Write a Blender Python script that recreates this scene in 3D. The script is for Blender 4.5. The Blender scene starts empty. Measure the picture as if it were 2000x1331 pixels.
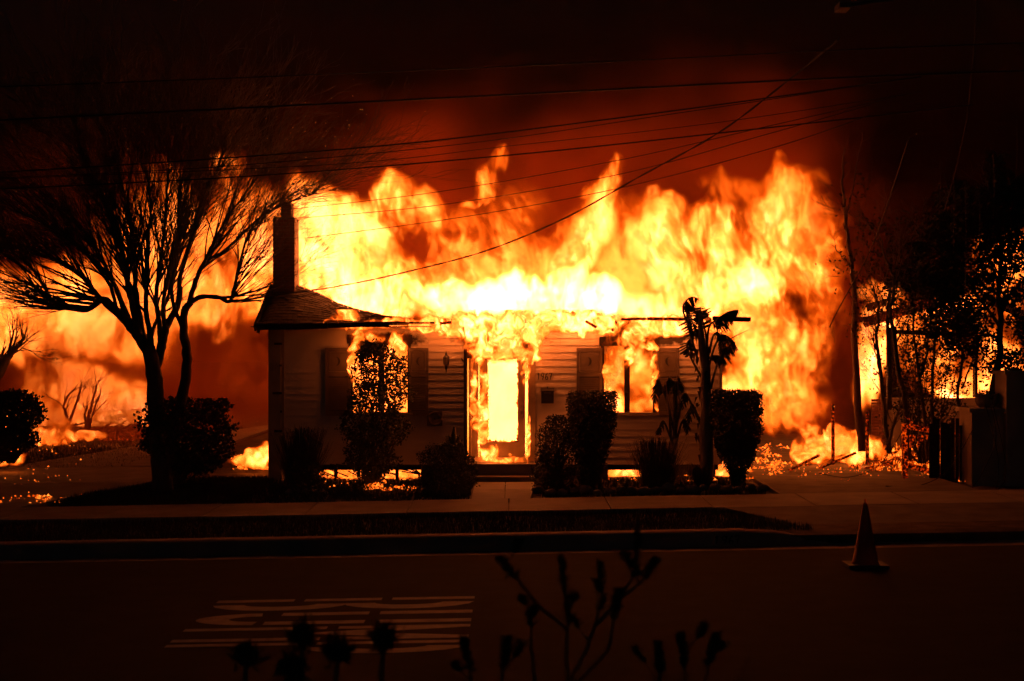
import bpy, bmesh, math, random
import numpy as np
from mathutils import Vector, Matrix, noise as mnoise

random.seed(7)
C = bpy.context.scene.collection
SC = bpy.context.scene
# ------------------------------------------------------------------ camera
F, HC, YH = 2778.0, 2.65, 680.0          # focal length in photo pixels, eye height, horizon row
cam = bpy.data.cameras.new('camera'); camo = bpy.data.objects.new('camera', cam); C.objects.link(camo)
camo.location = (0, 0, HC); camo.rotation_euler = (math.radians(90), 0, 0)
cam.sensor_width = 36.0; cam.lens = 50.0; cam.shift_y = (YH - 665.5) / 2000.0
cam.dof.use_dof = True; cam.dof.focus_distance = 26.5; cam.dof.aperture_fstop = 2.8
cam.clip_start = 0.1; cam.clip_end = 2000
SC.camera = camo
# ------------------------------------------------------------------ night sky
W = bpy.data.worlds.new('World'); SC.world = W; W.use_nodes = True
wn = W.node_tree
sky = wn.nodes.new('ShaderNodeTexSky'); sky.sky_type = 'NISHITA'; sky.sun_disc = False
sky.sun_elevation = math.radians(-4); sky.sun_rotation = math.radians(200)
bg = wn.nodes['Background']; bg.inputs[1].default_value = 0.09
wn.links.new(sky.outputs[0], bg.inputs[0])
SC.view_settings.view_transform = 'Standard'; SC.view_settings.look = 'None'
SC.view_settings.exposure = 0.0; SC.view_settings.gamma = 1.0
cy = SC.cycles
cy.use_denoising = True
try: cy.denoiser = 'OPENIMAGEDENOISE'
except Exception: pass
cy.max_bounces = 6; cy.diffuse_bounces = 2; cy.glossy_bounces = 2; cy.transmission_bounces = 4
cy.transparent_max_bounces = 48; cy.volume_bounces = 1
cy.volume_step_rate = 2.0; cy.volume_max_steps = 512
cy.sample_clamp_indirect = 6.0; cy.caustics_reflective = False; cy.caustics_refractive = False

def P(px, py, d):                         # photo pixel + distance -> a point of the place
    return Vector(((px - 1000) * d / F, d, HC - (py - YH) * d / F))
GR = 0.018                                # the street climbs gently to the right
def prof(d):
    pts = [(0, 0.10), (9, 0.0), (18.4, -0.02), (18.41, -0.02), (18.95, -0.05), (19.0, 0.13), (19.2, 0.15), (21.5, 0.17), (23.1, 0.19), (26, 0.24), (34, 0.28), (60, 0.4), (200, 1.0)]
    for (a, za), (b, zb) in zip(pts, pts[1:]):
        if d <= b: return za + (zb - za) * max(0, (d - a)) / (b - a)
    return 1.0
def gz(x, d): return prof(d) + GR * x * (0.35 if d > 24.5 else 1.0 if d < 23.1 else 1.0 - 0.65 * (d - 23.1) / 1.4)

# ------------------------------------------------------------------ helpers
def setp(o, label=None, cat=None, group=None, kind=None):
    if label: o['label'] = label
    if cat: o['category'] = cat
    if group: o['group'] = group
    if kind: o['kind'] = kind
    return o
def empty(name, loc, label, cat, group=None, kind=None):
    o = bpy.data.objects.new(name, None); C.objects.link(o); o.location = loc; o.empty_display_size = 0.2
    return setp(o, label, cat, group, kind)
class MB:
    def __init__(s): s.v = []; s.f = []
    def add(s, vs, fs):
        n = len(s.v); s.v += [tuple(v) for v in vs]; s.f += [tuple(i + n for i in f) for f in fs]
    def box(s, x0, x1, y0, y1, z0, z1):
        s.add([(x0,y0,z0),(x1,y0,z0),(x1,y1,z0),(x0,y1,z0),(x0,y0,z1),(x1,y0,z1),(x1,y1,z1),(x0,y1,z1)],
              [(0,3,2,1),(4,5,6,7),(0,1,5,4),(1,2,6,5),(2,3,7,6),(3,0,4,7)])
        return s
    def obox(s, a, b, w, h):              # a bar from a to b
        a = Vector(a); b = Vector(b); d = (b - a).normalized()
        u = d.cross(Vector((0, 0, 1)) if abs(d.z) < .9 else Vector((0, 1, 0))).normalized(); n = u.cross(d)
        vs = [p + u * i * w / 2 + n * j * h / 2 for p in (a, b) for i, j in ((-1,-1),(1,-1),(1,1),(-1,1))]
        s.add(vs, [(3,2,1,0),(4,5,6,7),(0,1,5,4),(1,2,6,5),(2,3,7,6),(3,0,4,7)]); return s
    def tube(s, pts, rs, k=6, cap=True):
        pts = [Vector(p) for p in pts]; n = len(pts)
        if not hasattr(rs, '__len__'): rs = [rs] * n
        base = len(s.v); u = None
        for i, p in enumerate(pts):
            d = (pts[min(i+1, n-1)] - pts[max(i-1, 0)]); d = d.normalized() if d.length > 1e-9 else Vector((0,0,1))
            if u is None: u = d.cross(Vector((0, 1, 0)) if abs(d.y) < .8 else Vector((1, 0, 0))).normalized()
            else:
                u = (u - d * u.dot(d)); u = u.normalized() if u.length > 1e-6 else d.orthogonal().normalized()
            w = d.cross(u)
            for j in range(k):
                a = 2 * math.pi * j / k; s.v.append(tuple(p + (u * math.cos(a) + w * math.sin(a)) * rs[i]))
        for i in range(n - 1):
            for j in range(k):
                a = base + i*k + j; b = base + i*k + (j+1) % k
                s.f.append((a, b, b + k, a + k))
        if cap and k > 2:
            s.f.append(tuple(base + j for j in range(k))[::-1]); s.f.append(tuple(base + (n-1)*k + j for j in range(k)))
        return s
    def lathe(s, c, prof_, k=16, axis='z'):
        base = len(s.v)
        for r, h in prof_:
            for j in range(k):
                a = 2*math.pi*j/k
                if axis == 'z': s.v.append((c[0]+r*math.cos(a), c[1]+r*math.sin(a), c[2]+h))
                else: s.v.append((c[0]+r*math.cos(a), c[1]+h, c[2]+r*math.sin(a)))
        n = len(prof_)
        for i in range(n-1):
            for j in range(k):
                a = base+i*k+j; b = base+i*k+(j+1)%k
                s.f.append((a,b,b+k,a+k))
        s.f.append(tuple(base+j for j in range(k))[::-1]); s.f.append(tuple(base+(n-1)*k+j for j in range(k)))
        return s
    def build(s, name, mat, parent=None, smooth=False, **kw):
        me = bpy.data.meshes.new(name); me.from_pydata(s.v, [], s.f); me.update()
        if mat: me.materials.append(mat)
        if smooth: me.polygons.foreach_set('use_smooth', [True] * len(me.polygons))
        o = bpy.data.objects.new(name, me); C.objects.link(o)
        if parent is not None:
            o.parent = parent
            if parent.type == 'EMPTY' or True: o.matrix_parent_inverse = wm(parent).inverted()
        return setp(o, **kw)
def wm(o):                                # world matrix without a depsgraph update
    m = o.matrix_basis.copy()
    if o.parent is not None: m = wm(o.parent) @ o.matrix_parent_inverse @ m
    return m
def copy_tree(o, off=Vector((0,0,0)), parent=None, rot=0.0, scale=1.0, label=None):
    c = o.copy(); C.objects.link(c)
    if parent is not None: c.parent = parent
    else:
        c.location = o.location + off; c.rotation_euler.z += rot; c.scale = (scale,)*3
    for ch in [x for x in bpy.data.objects if x.parent == o]: copy_tree(ch, parent=c)
    if label: c['label'] = label
    return c

def mat(name, col, rough=.8, var=.25, scale=6.0, bump=.0, bscale=40.0, stretch=(1,1,1), spec=.3, col2=None):
    m = bpy.data.materials.new(name); m.use_nodes = True; t = m.node_tree; N = t.nodes; L = t.links
    b = N['Principled BSDF']; b.inputs['Roughness'].default_value = rough
    b.inputs['Specular IOR Level'].default_value = spec
    tc = N.new('ShaderNodeTexCoord'); mp = N.new('ShaderNodeMapping'); mp.inputs['Scale'].default_value = stretch
    L.new(tc.outputs['Object'], mp.inputs[0])
    nz = N.new('ShaderNodeTexNoise'); nz.inputs['Scale'].default_value = scale; nz.inputs['Detail'].default_value = 6
    L.new(mp.outputs[0], nz.inputs['Vector'])
    r = N.new('ShaderNodeValToRGB'); r.color_ramp.elements[0].position = .3; r.color_ramp.elements[1].position = .7
    c2 = col2 or tuple(c * (1 - var) for c in col); c1 = tuple(min(1, c * (1 + var)) for c in col) if not col2 else col
    r.color_ramp.elements[0].color = (*c2, 1); r.color_ramp.elements[1].color = (*c1, 1)
    L.new(nz.outputs[0], r.inputs[0]); L.new(r.outputs[0], b.inputs['Base Color'])
    if bump:
        n2 = N.new('ShaderNodeTexNoise'); n2.inputs['Scale'].default_value = bscale; n2.inputs['Detail'].default_value = 4
        L.new(mp.outputs[0], n2.inputs['Vector'])
        bp = N.new('ShaderNodeBump'); bp.inputs['Strength'].default_value = bump; bp.inputs['Distance'].default_value = .02
        L.new(n2.outputs[0], bp.inputs['Height']); L.new(bp.outputs[0], b.inputs['Normal'])
    return m

# colour of a flame for a given heat (radiance of the red channel)
HEATS = [(0.0, (1, .02, .0)), (.15, (1, .028, .0)), (.5, (1, .055, .0005)), (1.2, (1, .105, .002)), (3.0, (1, .185, .018)), (8.0, (1, .20, .048))]
def heat_color(t, sock):                  # node chain: heat value -> colour
    N = t.nodes; L = t.links
    mr = N.new('ShaderNodeMath'); mr.operation = 'POWER'; mr.inputs[1].default_value = .5
    mu = N.new('ShaderNodeMath'); mu.operation = 'DIVIDE'; mu.inputs[1].default_value = math.sqrt(8.0); mu.use_clamp = True
    L.new(sock, mr.inputs[0]); L.new(mr.outputs[0], mu.inputs[0])
    r = N.new('ShaderNodeValToRGB'); cr = r.color_ramp
    cr.elements[0].position = 0; cr.elements[0].color = (*HEATS[0][1], 1); cr.elements[1].position = 1; cr.elements[1].color = (*HEATS[-1][1], 1)
    for h, c in HEATS[1:-1]:
        e = cr.elements.new(math.sqrt(h / 8.0)); e.color = (*c, 1)
    L.new(mu.outputs[0], r.inputs[0]); return r.outputs[0]
def flame_volume_mat(name, kappa):
    m = bpy.data.materials.new(name); m.use_nodes = True; t = m.node_tree; N = t.nodes; L = t.links
    N.clear(); out = N.new('ShaderNodeOutputMaterial')
    at = N.new('ShaderNodeAttribute'); at.attribute_name = 'density'
    h = at.outputs['Fac']
    s = N.new('ShaderNodeMapRange'); s.interpolation_type = 'SMOOTHSTEP'; s.inputs['From Min'].default_value = 0; s.inputs['From Max'].default_value = 4.5
    s.inputs['To Max'].default_value = kappa; L.new(h, s.inputs[0])
    ab = N.new('ShaderNodeVolumeAbsorption'); ab.inputs['Color'].default_value = (0, 0, 0, 1); L.new(s.outputs[0], ab.inputs['Density'])
    mu = N.new('ShaderNodeMath'); mu.operation = 'MULTIPLY'; L.new(s.outputs[0], mu.inputs[0]); pw = N.new('ShaderNodeMath'); pw.operation = 'POWER'; pw.inputs[1].default_value = 1.3; L.new(h, pw.inputs[0]); L.new(pw.outputs[0], mu.inputs[1])
    em = N.new('ShaderNodeEmission'); L.new(mu.outputs[0], em.inputs['Strength']); L.new(heat_color(t, h), em.inputs['Color'])
    ad = N.new('ShaderNodeAddShader'); L.new(ab.outputs[0], ad.inputs[0]); L.new(em.outputs[0], ad.inputs[1])
    L.new(ad.outputs[0], out.inputs['Volume']); return m
def smoke_volume_mat(name, dens, col=(.5,.4,.35)):
    m = bpy.data.materials.new(name); m.use_nodes = True; t = m.node_tree; N = t.nodes; L = t.links
    N.clear(); out = N.new('ShaderNodeOutputMaterial')
    at = N.new('ShaderNodeAttribute'); at.attribute_name = 'density'
    mu = N.new('ShaderNodeMath'); mu.operation = 'MULTIPLY'; mu.inputs[1].default_value = dens; L.new(at.outputs['Fac'], mu.inputs[0])
    pv = N.new('ShaderNodeVolumePrincipled'); pv.inputs['Color'].default_value = (*col, 1); L.new(mu.outputs[0], pv.inputs['Density'])
    pv.inputs['Density Attribute'].default_value = ''
    L.new(pv.outputs[0], out.inputs['Volume']); return m

# ------------------------------------------------------------------ voxel fields
def cubic_mat(n, cells, off):
    c = int(math.ceil(cells)) + 4; x = np.linspace(0, cells, n) + 1 + off; i = np.floor(x).astype(int); f = x - i
    M = np.zeros((n, c + 1), np.float32); r = np.arange(n)
    w = [(1-f)**3/6, (3*f**3-6*f**2+4)/6, (-3*f**3+3*f**2+3*f+1)/6, f**3/6]
    for k in range(4): M[r, np.clip(i - 1 + k, 0, c)] += w[k]
    return M
def noise3(shape, cells, rng):
    Ms = [cubic_mat(n, max(.5, c), rng.random()) for n, c in zip(shape, cells)]
    g = rng.standard_normal([m.shape[1] for m in Ms]).astype(np.float32)
    g = np.tensordot(Ms[0], g, (1, 0)); g = np.tensordot(g, Ms[1], (1, 1)); g = np.tensordot(g, Ms[2], (1, 1))
    return g * 1.9                        # axes x, y, z; about unit spread
def fbm(shape, cells, octs, rng, gain=.55, ridged=False):
    out = np.zeros(shape, np.float32); a = 1.0; tot = 0
    for o in range(octs):
        cc = [c * 2.05**o for c in cells]
        if min(c / n for c, n in zip(cc[::2], shape[::2])) > .5: break
        cc = [min(c, n*.55) for c, n in zip(cc, shape)]
        n = noise3(shape, cc, rng)
        out += a * ((0.8 - np.abs(n)) * 1.3 if ridged else n); tot += a * a; a *= gain
    return out / math.sqrt(max(tot, 1e-6))
def gather3(a, x, y, z):
    sh = a.shape
    x = np.clip(x, 0, sh[0]-1.001); y = np.clip(y, 0, sh[1]-1.001); z = np.clip(z, 0, sh[2]-1.001)
    i = x.astype(np.int32); j = y.astype(np.int32); k = z.astype(np.int32)
    fx = (x-i).astype(np.float32); fy = (y-j).astype(np.float32); fz = (z-k).astype(np.float32)
    fl = a.ravel(); s1, s2 = sh[1]*sh[2], sh[2]; b = i*s1 + j*s2 + k
    def lx(o): return fl[b+o]*(1-fx) + fl[b+o+s1]*fx
    return (lx(0)*(1-fz)+lx(1)*fz)*(1-fy) + (lx(s2)*(1-fz)+lx(s2+1)*fz)*fy
def gather2(a, x, z):
    sh = a.shape; x = np.clip(x, 0, sh[0]-1.001); z = np.clip(z, 0, sh[1]-1.001)
    i = x.astype(np.int32); k = z.astype(np.int32); fx = (x-i).astype(np.float32); fz = (z-k).astype(np.float32)
    fl = a.ravel(); b = i*sh[1]+k
    return (fl[b]*(1-fx)+fl[b+sh[1]]*fx)*(1-fz) + (fl[b+1]*(1-fx)+fl[b+sh[1]+1]*fx)*fz
def sstep(x, a, b):
    t = np.clip((x-a)/(b-a), 0, 1); return t*t*(3-2*t)

def volume_group(material, res, lo, hi, carrier, skin=None):
    """Geometry nodes: read the carrier's per-point heat as a voxel grid; output the gas, or its outer skin as a mesh."""
    g = bpy.data.node_groups.new('voxel_field', 'GeometryNodeTree')
    g.interface.new_socket('Geometry', in_out='INPUT', socket_type='NodeSocketGeometry')
    g.interface.new_socket('Geometry', in_out='OUTPUT', socket_type='NodeSocketGeometry')
    N = g.nodes; L = g.links
    go = N.new('NodeGroupOutput'); vc = N.new('GeometryNodeVolumeCube')
    oi = N.new('GeometryNodeObjectInfo'); oi.inputs['Object'].default_value = carrier
    vc.inputs['Min'].default_value = lo; vc.inputs['Max'].default_value = hi
    for a, r in zip('XYZ', res): vc.inputs['Resolution ' + a].default_value = r
    pos = N.new('GeometryNodeInputPosition')
    mr = N.new('ShaderNodeMapRange'); mr.data_type = 'FLOAT_VECTOR'; mr.clamp = True
    L.new(pos.outputs[0], mr.inputs['Vector'])
    vi = {s.identifier: s for s in mr.inputs}
    vi['From_Min_FLOAT3'].default_value = lo; vi['From_Max_FLOAT3'].default_value = hi
    vi['To_Min_FLOAT3'].default_value = (0, 0, 0); vi['To_Max_FLOAT3'].default_value = tuple(r-1 for r in res)
    sx = N.new('ShaderNodeSeparateXYZ')
    L.new([s for s in mr.outputs if s.identifier == 'Vector'][0], sx.inputs[0])
    ints = []
    for i in range(3):
        f = N.new('FunctionNodeFloatToInt'); f.rounding_mode = 'ROUND'; L.new(sx.outputs[i], f.inputs[0]); ints.append(f.outputs[0])
    def im(op, a, b):
        n = N.new('FunctionNodeIntegerMath'); n.operation = op
        for s, v in zip(n.inputs, (a, b)):
            if isinstance(v, int): s.default_value = v
            else: L.new(v, s)
        return n.outputs[0]
    idx = im('ADD', im('MULTIPLY', im('ADD', im('MULTIPLY', ints[0], res[1]), ints[1]), res[2]), ints[2])
    na = N.new('GeometryNodeInputNamedAttribute'); na.data_type = 'FLOAT'; na.inputs[0].default_value = 'heat'
    si = N.new('GeometryNodeSampleIndex'); si.data_type = 'FLOAT'; si.domain = 'POINT'
    L.new(oi.outputs['Geometry'], si.inputs[0]); L.new(na.outputs[0], si.inputs[1])
    L.new(idx, [s for s in si.inputs if s.name == 'Index'][0])
    L.new(si.outputs[0], vc.inputs['Density'])
    sm = N.new('GeometryNodeSetMaterial'); sm.inputs['Material'].default_value = material
    src = vc.outputs[0]
    if skin:
        vm = N.new('GeometryNodeVolumeToMesh'); vm.inputs['Threshold'].default_value = skin; L.new(src, vm.inputs[0]); src = vm.outputs[0]
        ss = N.new('GeometryNodeSetShadeSmooth'); L.new(src, ss.inputs[0]); src = ss.outputs[0]
    L.new(src, sm.inputs[0]); L.new(sm.outputs[0], go.inputs[0])
    return g
def carrier_of(field):
    me = bpy.data.meshes.new('voxel_values'); me.vertices.add(field.size)
    at = me.attributes.new('heat', 'FLOAT', 'POINT'); at.data.foreach_set('value', np.ascontiguousarray(field, np.float32).ravel())
    o = bpy.data.objects.new('voxel_values', me); o.use_fake_user = True; return o
M_SKIN = None
def voxel_object(name, field, lo, hi, material, parent=None, skin=None, **kw):
    """A gas volume whose density is the numpy field (x, y, z), carried by geometry nodes."""
    global M_SKIN
    vd = bpy.data.volumes.new(name); vd.materials.append(material); vd.display.density = 1
    o = bpy.data.objects.new(name, vd); C.objects.link(o)
    md = o.modifiers.new('voxels', 'NODES'); md.node_group = volume_group(material, field.shape, tuple(lo), tuple(hi), carrier_of(field))
    if parent is not None:
        o.parent = parent; o.matrix_parent_inverse = wm(parent).inverted()
    setp(o, **kw)
    if skin:
        if M_SKIN is None:                 # the faint outer edge of the flame: clear, glowing a little
            M_SKIN = bpy.data.materials.new('flame_edge'); M_SKIN.use_nodes = True; t = M_SKIN.node_tree; N = t.nodes; L = t.links; N.clear()
            out = N.new('ShaderNodeOutputMaterial'); tr = N.new('ShaderNodeBsdfTransparent'); em = N.new('ShaderNodeEmission'); ad = N.new('ShaderNodeAddShader')
            em.inputs['Color'].default_value = (1, .12, .002, 1); em.inputs['Strength'].default_value = .012
            L.new(tr.outputs[0], ad.inputs[0]); L.new(em.outputs[0], ad.inputs[1]); L.new(ad.outputs[0], out.inputs['Surface'])
            try: M_SKIN.cycles.emission_sampling = 'NONE'
            except Exception: pass
        k = max(1, int(round(min(n for n in field.shape) / 14)), int(round(max(field.shape)/160)))
        f2 = field[::k, ::k, ::k].copy()
        f2[0] = 0; f2[-1] = 0; f2[:, 0] = 0; f2[:, -1] = 0; f2[:, :, 0] = 0; f2[:, :, -1] = 0
        L_ = [b - a for a, b in zip(lo, hi)]; hi2 = [a + l*((n-1)*k)/(N_-1) for a, l, n, N_ in zip(lo, L_, f2.shape, field.shape)]
        me = bpy.data.meshes.new('flame_edge'); me.materials.append(M_SKIN); me.vertices.add(1)
        s = bpy.data.objects.new('flame_edge', me); C.objects.link(s); s['kind'] = 'stuff'
        mm = s.modifiers.new('edge', 'NODES'); mm.node_group = volume_group(M_SKIN, f2.shape, tuple(lo), tuple(hi2), carrier_of(f2), skin=skin)
        if parent is not None: s.parent = parent; s.matrix_parent_inverse = wm(parent).inverted()
    return o

def heat_map(strokes, x0, x1, z0, z1, d, n, m, p=4.0, halo=.0):
    """Outline of a fire seen from the street: soft elliptical tongues (photo px, at distance d) -> heat on an x-z grid."""
    X = np.linspace(x0, x1, n)[:, None] * F / d + 1000; Y = YH - (np.linspace(z0, z1, m)[None, :] - HC) * F / d
    out = np.zeros((n, m), np.float32); base = np.zeros((n, m), np.float32)
    for s in strokes:
        cx, cy_, rx, ry, h = s[:5]; a = math.radians(s[5]) if len(s) > 5 else 0
        dx = X - cx; dy = -(Y - cy_); u = (dx*math.cos(a) + dy*math.sin(a)) / rx; v = (-dx*math.sin(a) + dy*math.cos(a)) / ry
        q = u*u + v*v; g = h * (np.exp(-q**1.9 * .75) + halo * np.exp(-q * .55))
        out += g**p
    return out**(1/p)
def fire_field(strokes, box, d, vox, rng, thick, warp=.35, cells=.9, stretch=1.6, contrast=1.05, floor_=.05, lean=.0, fil=.75, cut=.035):
    (x0, x1), (y0, y1), (z0, z1) = box
    sh = [max(8, int((b-a)/v)) for (a, b), v in zip(box, (vox, vox*1.8, vox))]
    H2 = heat_map(strokes, x0, x1, z0, z1, d, sh[0], sh[2], halo=.09)
    L3 = (x1-x0, y1-y0, z1-z0)
    cl = [L3[0]/cells, L3[1]/cells, L3[2]/(cells*stretch)]
    cw = [cl[0], cl[1]*.45, cl[2]]; w1 = fbm(sh, cw, 4, rng, .6); w2 = fbm(sh, cw, 4, rng, .6)
    gx, gy, gk = np.meshgrid(np.arange(sh[0], dtype=np.float32), np.arange(sh[1], dtype=np.float32), np.arange(sh[2], dtype=np.float32), indexing='ij')
    wv = warp / vox
    H = gather2(H2, gx + w1*wv*.6, gk + w2*wv)
    lo = noise3(sh, [L3[0]/1.6, 1.2, L3[2]/1.6], rng)
    yy = (gy/(sh[1]-1) - .5) * L3[1]
    pr = sstep(1.0 - np.abs((yy + lo*thick*.35) / thick), 0, .4)
    fb0 = fbm(sh, [c*1.8 for c in cl], 6, rng, .72)
    rg0 = fbm(sh, [cl[0]*5.0, cl[1]*3.5, cl[2]*2.6], 4, rng, .65, ridged=True)
    det = np.clip(fb0*contrast + rg0*fil, -3, 1.7)
    det = gather3(det, gx + w1*wv*.5 + gk*lean, gy, gk + w2*wv*.4)
    H = H * pr * np.exp(det - .35)
    H = np.where(H < cut*2, np.maximum(0, (H - cut))*2, H)
    return np.minimum(H, 18.0)
# ------------------------------------------------------------------ materials
M_ASPH = mat('asphalt', (.017,.015,.014), .95, .35, 3.0, .5, 90, spec=.12)
M_CONC = mat('concrete', (.27,.24,.21), .85, .2, 2.0, .3, 60)
M_CONC2 = mat('old_concrete', (.15,.13,.115), .9, .3, 2.5, .4, 50)
M_SOIL = mat('soil', (.10,.075,.05), .95, .5, 4.0, .8, 30)
M_GRASS = mat('dry_grass', (.06,.065,.03), .9, .4, 3.0)
M_LEAF = mat('leaf', (.05,.065,.03), .55, .4, 8.0)
M_LEAF2 = mat('dry_leaf', (.10,.075,.04), .7, .4, 8.0)
M_BARK = mat('bark', (.13,.10,.075), .85, .35, 12.0, .6, 60, (1,1,.3))
M_BARKP = mat('pale_bark', (.22,.17,.13), .8, .35, 9.0, .6, 50, (1,1,.3))
M_SIDING = mat('siding_paint', (.72,.64,.53), .55, .12, 1.6, .15, 30)
M_TRIM = mat('trim_paint', (.34,.28,.22), .5, .15, 5.0)
M_SHUT = mat('shutter_paint', (.15,.12,.095), .5, .2, 5.0)
M_DOOR = mat('door_paint', (.30,.22,.15), .45, .25, 5.0)
M_CHAR = mat('charred_wood', (.02,.016,.013), .9, .6, 20.0, .9, 50)
M_STUCCO = mat('stucco', (.42,.36,.29), .9, .12, 3.0, .5, 120)
M_BRICK = mat('brick', (.20,.09,.06), .85, .35, 9.0, .4, 80)
M_MORTAR = mat('mortar', (.25,.22,.19), .95, .2, 9.0)
M_SHING = mat('shingle', (.09,.07,.055), .9, .4, 10.0, .5, 60)
M_METAL = mat('dark_metal', (.05,.045,.04), .35, .3, 8.0, spec=.6)
M_BRONZE = mat('aged_metal', (.16,.13,.10), .35, .3, 12.0, spec=.6)
M_ROCK = mat('rock', (.24,.20,.16), .85, .3, 5.0, .6, 25)
M_ORANGE = mat('cone_orange', (.62,.10,.02), .5, .1, 3.0)
M_WHITEP = mat('road_paint', (.30,.28,.25), .7, .3, 6.0, .3, 60)
M_BLACK = mat('black_rubber', (.02,.02,.02), .6, .2, 6.0)
M_WIRE = mat('cable', (.012,.011,.010), .6, .2, 6.0)
M_WOOD = mat('weathered_wood', (.14,.10,.07), .85, .35, 9.0, .5, 40, (1,1,.2))
M_POST = mat('utility_wood', (.16,.11,.08), .85, .3, 9.0, .5, 40, (1,1,.15))
def ember_mat(name, heat, wood=(.03,.02,.015), scale=9.0, lo=.45, hi=.62):
    m = bpy.data.materials.new(name); m.use_nodes = True; t = m.node_tree; N = t.nodes; L = t.links
    b = N['Principled BSDF']; b.inputs['Base Color'].default_value = (*wood, 1); b.inputs['Roughness'].default_value = .9
    tc = N.new('ShaderNodeTexCoord'); nz = N.new('ShaderNodeTexNoise'); nz.inputs['Scale'].default_value = scale; nz.inputs['Detail'].default_value = 7; nz.inputs['Roughness'].default_value = .7
    L.new(tc.outputs['Object'], nz.inputs['Vector'])
    mr = N.new('ShaderNodeMapRange'); mr.inputs['From Min'].default_value = lo; mr.inputs['From Max'].default_value = hi; mr.inputs['To Max'].default_value = heat
    L.new(nz.outputs[0], mr.inputs[0]); L.new(mr.outputs[0], b.inputs['Emission Strength']); L.new(heat_color(t, mr.outputs[0]), b.inputs['Emission Color'])
    return m
M_EMBER = ember_mat('glowing_ember', 3.5)
M_COAL = ember_mat('glowing_coal', 4.0, lo=.36, hi=.68)
M_EMBWOOD = ember_mat('smouldering_wood', 1.4, (.03,.02,.015), 22.0, .5, .68)

# ------------------------------------------------------------------ ground, street, pavement
def sheet(name, xs, ds, dz, m, kind='structure', jit=0, edge=None, **kw):
    b = MB(); nx, nd = len(xs), len(ds); r = random.Random(3)
    for d in ds:
        for x in xs:
            b.v.append((x, d, gz(x, d) + dz + (r.uniform(-jit, jit) if jit else 0)))
    for j in range(nd-1):
        for i in range(nx-1): a = j*nx+i; b.f.append((a, a+1, a+nx+1, a+nx))
    return b.build(name, m, kind=kind, **kw)
xs = [-150,-60,-30] + [x*.5 for x in range(-40, 41)] + [30,60,150]
sheet('ground', xs, [0,4,9,18.4,18.41,18.95,19,19.2,21.5,23.1]+[24+i*.5 for i in range(40)]+[50,60,100,200], -.05, M_SOIL, label='dark ground')
sheet('road', xs, [1.0,4,9,14,18.41], .0, M_ASPH, label='dark asphalt street')
# curb, built with its gutter pan as a real step; the driveway lowers it from x = 4.6 on
def kerb_profile(x):
    k = 0 if x < 3.3 else min(1, (x-3.3)/1.0)
    h = .15*(1-k) + .02*k
    return [(18.40,-.03),(18.94,-.055),(18.99,-.05+h*1.2),(19.03,-.02+h*1.12),(19.22,-.015+h*1.12),(19.22,-.12)]
kb = MB(); kx = [-60,-30]+[x*.5 for x in range(-24,25)]+[30,60]
for x in kx:
    for d, z in kerb_profile(x): kb.v.append((x, d, z + GR*x + .006))
n6 = 6
for i in range(len(kx)-1):
    for j in range(n6-1): a=i*n6+j; kb.f.append((a, a+n6, a+n6+1, a+1))
kerb = kb.build('kerb', M_CONC, kind='structure', label='low concrete kerb with gutter')
# sidewalk slabs
sw = bpy.data.objects.new('sidewalk', None); C.objects.link(sw); setp(sw, 'concrete pavement running past the house', kind='structure')
x = -14.0; r0 = random.Random(5)
while x < 14:
    x2 = x + 1.55; b = MB(); dz = r0.uniform(0,.006)
    for (xa, d) in ((x+.008,21.5),(x2-.008,21.5),(x2-.008,23.1),(x+.008,23.1)): b.v.append((xa, d, gz(xa,d)+.012+dz)); b.v.append((xa, d, gz(xa,d)-.045))
    b.f = [(0,2,4,6),(1,7,5,3),(0,1,3,2),(2,3,5,4),(4,5,7,6),(6,7,1,0)]
    b.build('slab', M_CONC, sw); x = x2
def path_slabs(name, quads, label, m=M_CONC, dz=.015):
    root = bpy.data.objects.new(name, None); C.objects.link(root); setp(root, label, kind='structure')
    for q in quads:
        b = MB()
        for (xx, d) in q: b.v.append((xx, d, gz(xx,d)+dz)); b.v.append((xx, d, gz(xx,d)-.06))
        n = len(q); b.f = [tuple(range(0,2*n,2)), tuple(range(1,2*n,2))[::-1]] + [(2*i, 2*i+1, (2*i+3)%(2*n), (2*i+2)%(2*n)) for i in range(n)]
        b.build('slab', m, root)
    return root
path_slabs('front_path', [((-.66,23.11),(-.125,23.11),(-.125,24.3),(-.66,24.3)),((-.11,23.11),(.30,23.11),(.36,24.3),(-.11,24.3)),((-.66,24.31),(-.125,24.31),(-.125,25.5),(-.66,25.5)),((-.11,24.31),(.36,24.31),(.40,25.5),(-.11,25.5))], 'short concrete walk leading to the front steps')
# driveways: left one runs back between the houses, right one beside the burning gable
def dq(pts): return [tuple(pts)]
dl = []
for i in range(7):
    a, b_ = 23.11+i*3.0, 23.10+(i+1)*3.0
    def ex(d, s): return (-10.6 + (d-23.1)*.19 if s else -6.95 - (d-23.1)*.02 - 1.5*max(0,(1-(d-23.1)/1.6)))*1.0
    dl.append(((-11.6+(a-23.1)*.2, a),(-7.1+.0*a, a),(-7.1, b_-.02),(-11.6+(b_-23.1)*.2, b_-.02)))
dl[0] = ((-11.6,23.11),(-8.0,23.11),(-6.6,25.9),(-11.0,25.9)); dl[1] = ((-11.0,25.92),(-6.6,25.92),(-7.0,29.0),(-10.4,29.0))
path_slabs('left_driveway', dl, 'reddish lit concrete drive running back past the bare tree')
path_slabs('right_driveway', [((4.35,23.11),(7.6,23.11),(7.7,26.5),(4.4,26.5)),((4.4,26.52),(7.7,26.52),(7.8,30),(4.5,30)),((4.5,30.02),(7.8,30.02),(7.9,38),(4.6,38))], 'driveway littered with glowing embers beside the house', M_CONC2)
ap = MB()
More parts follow.
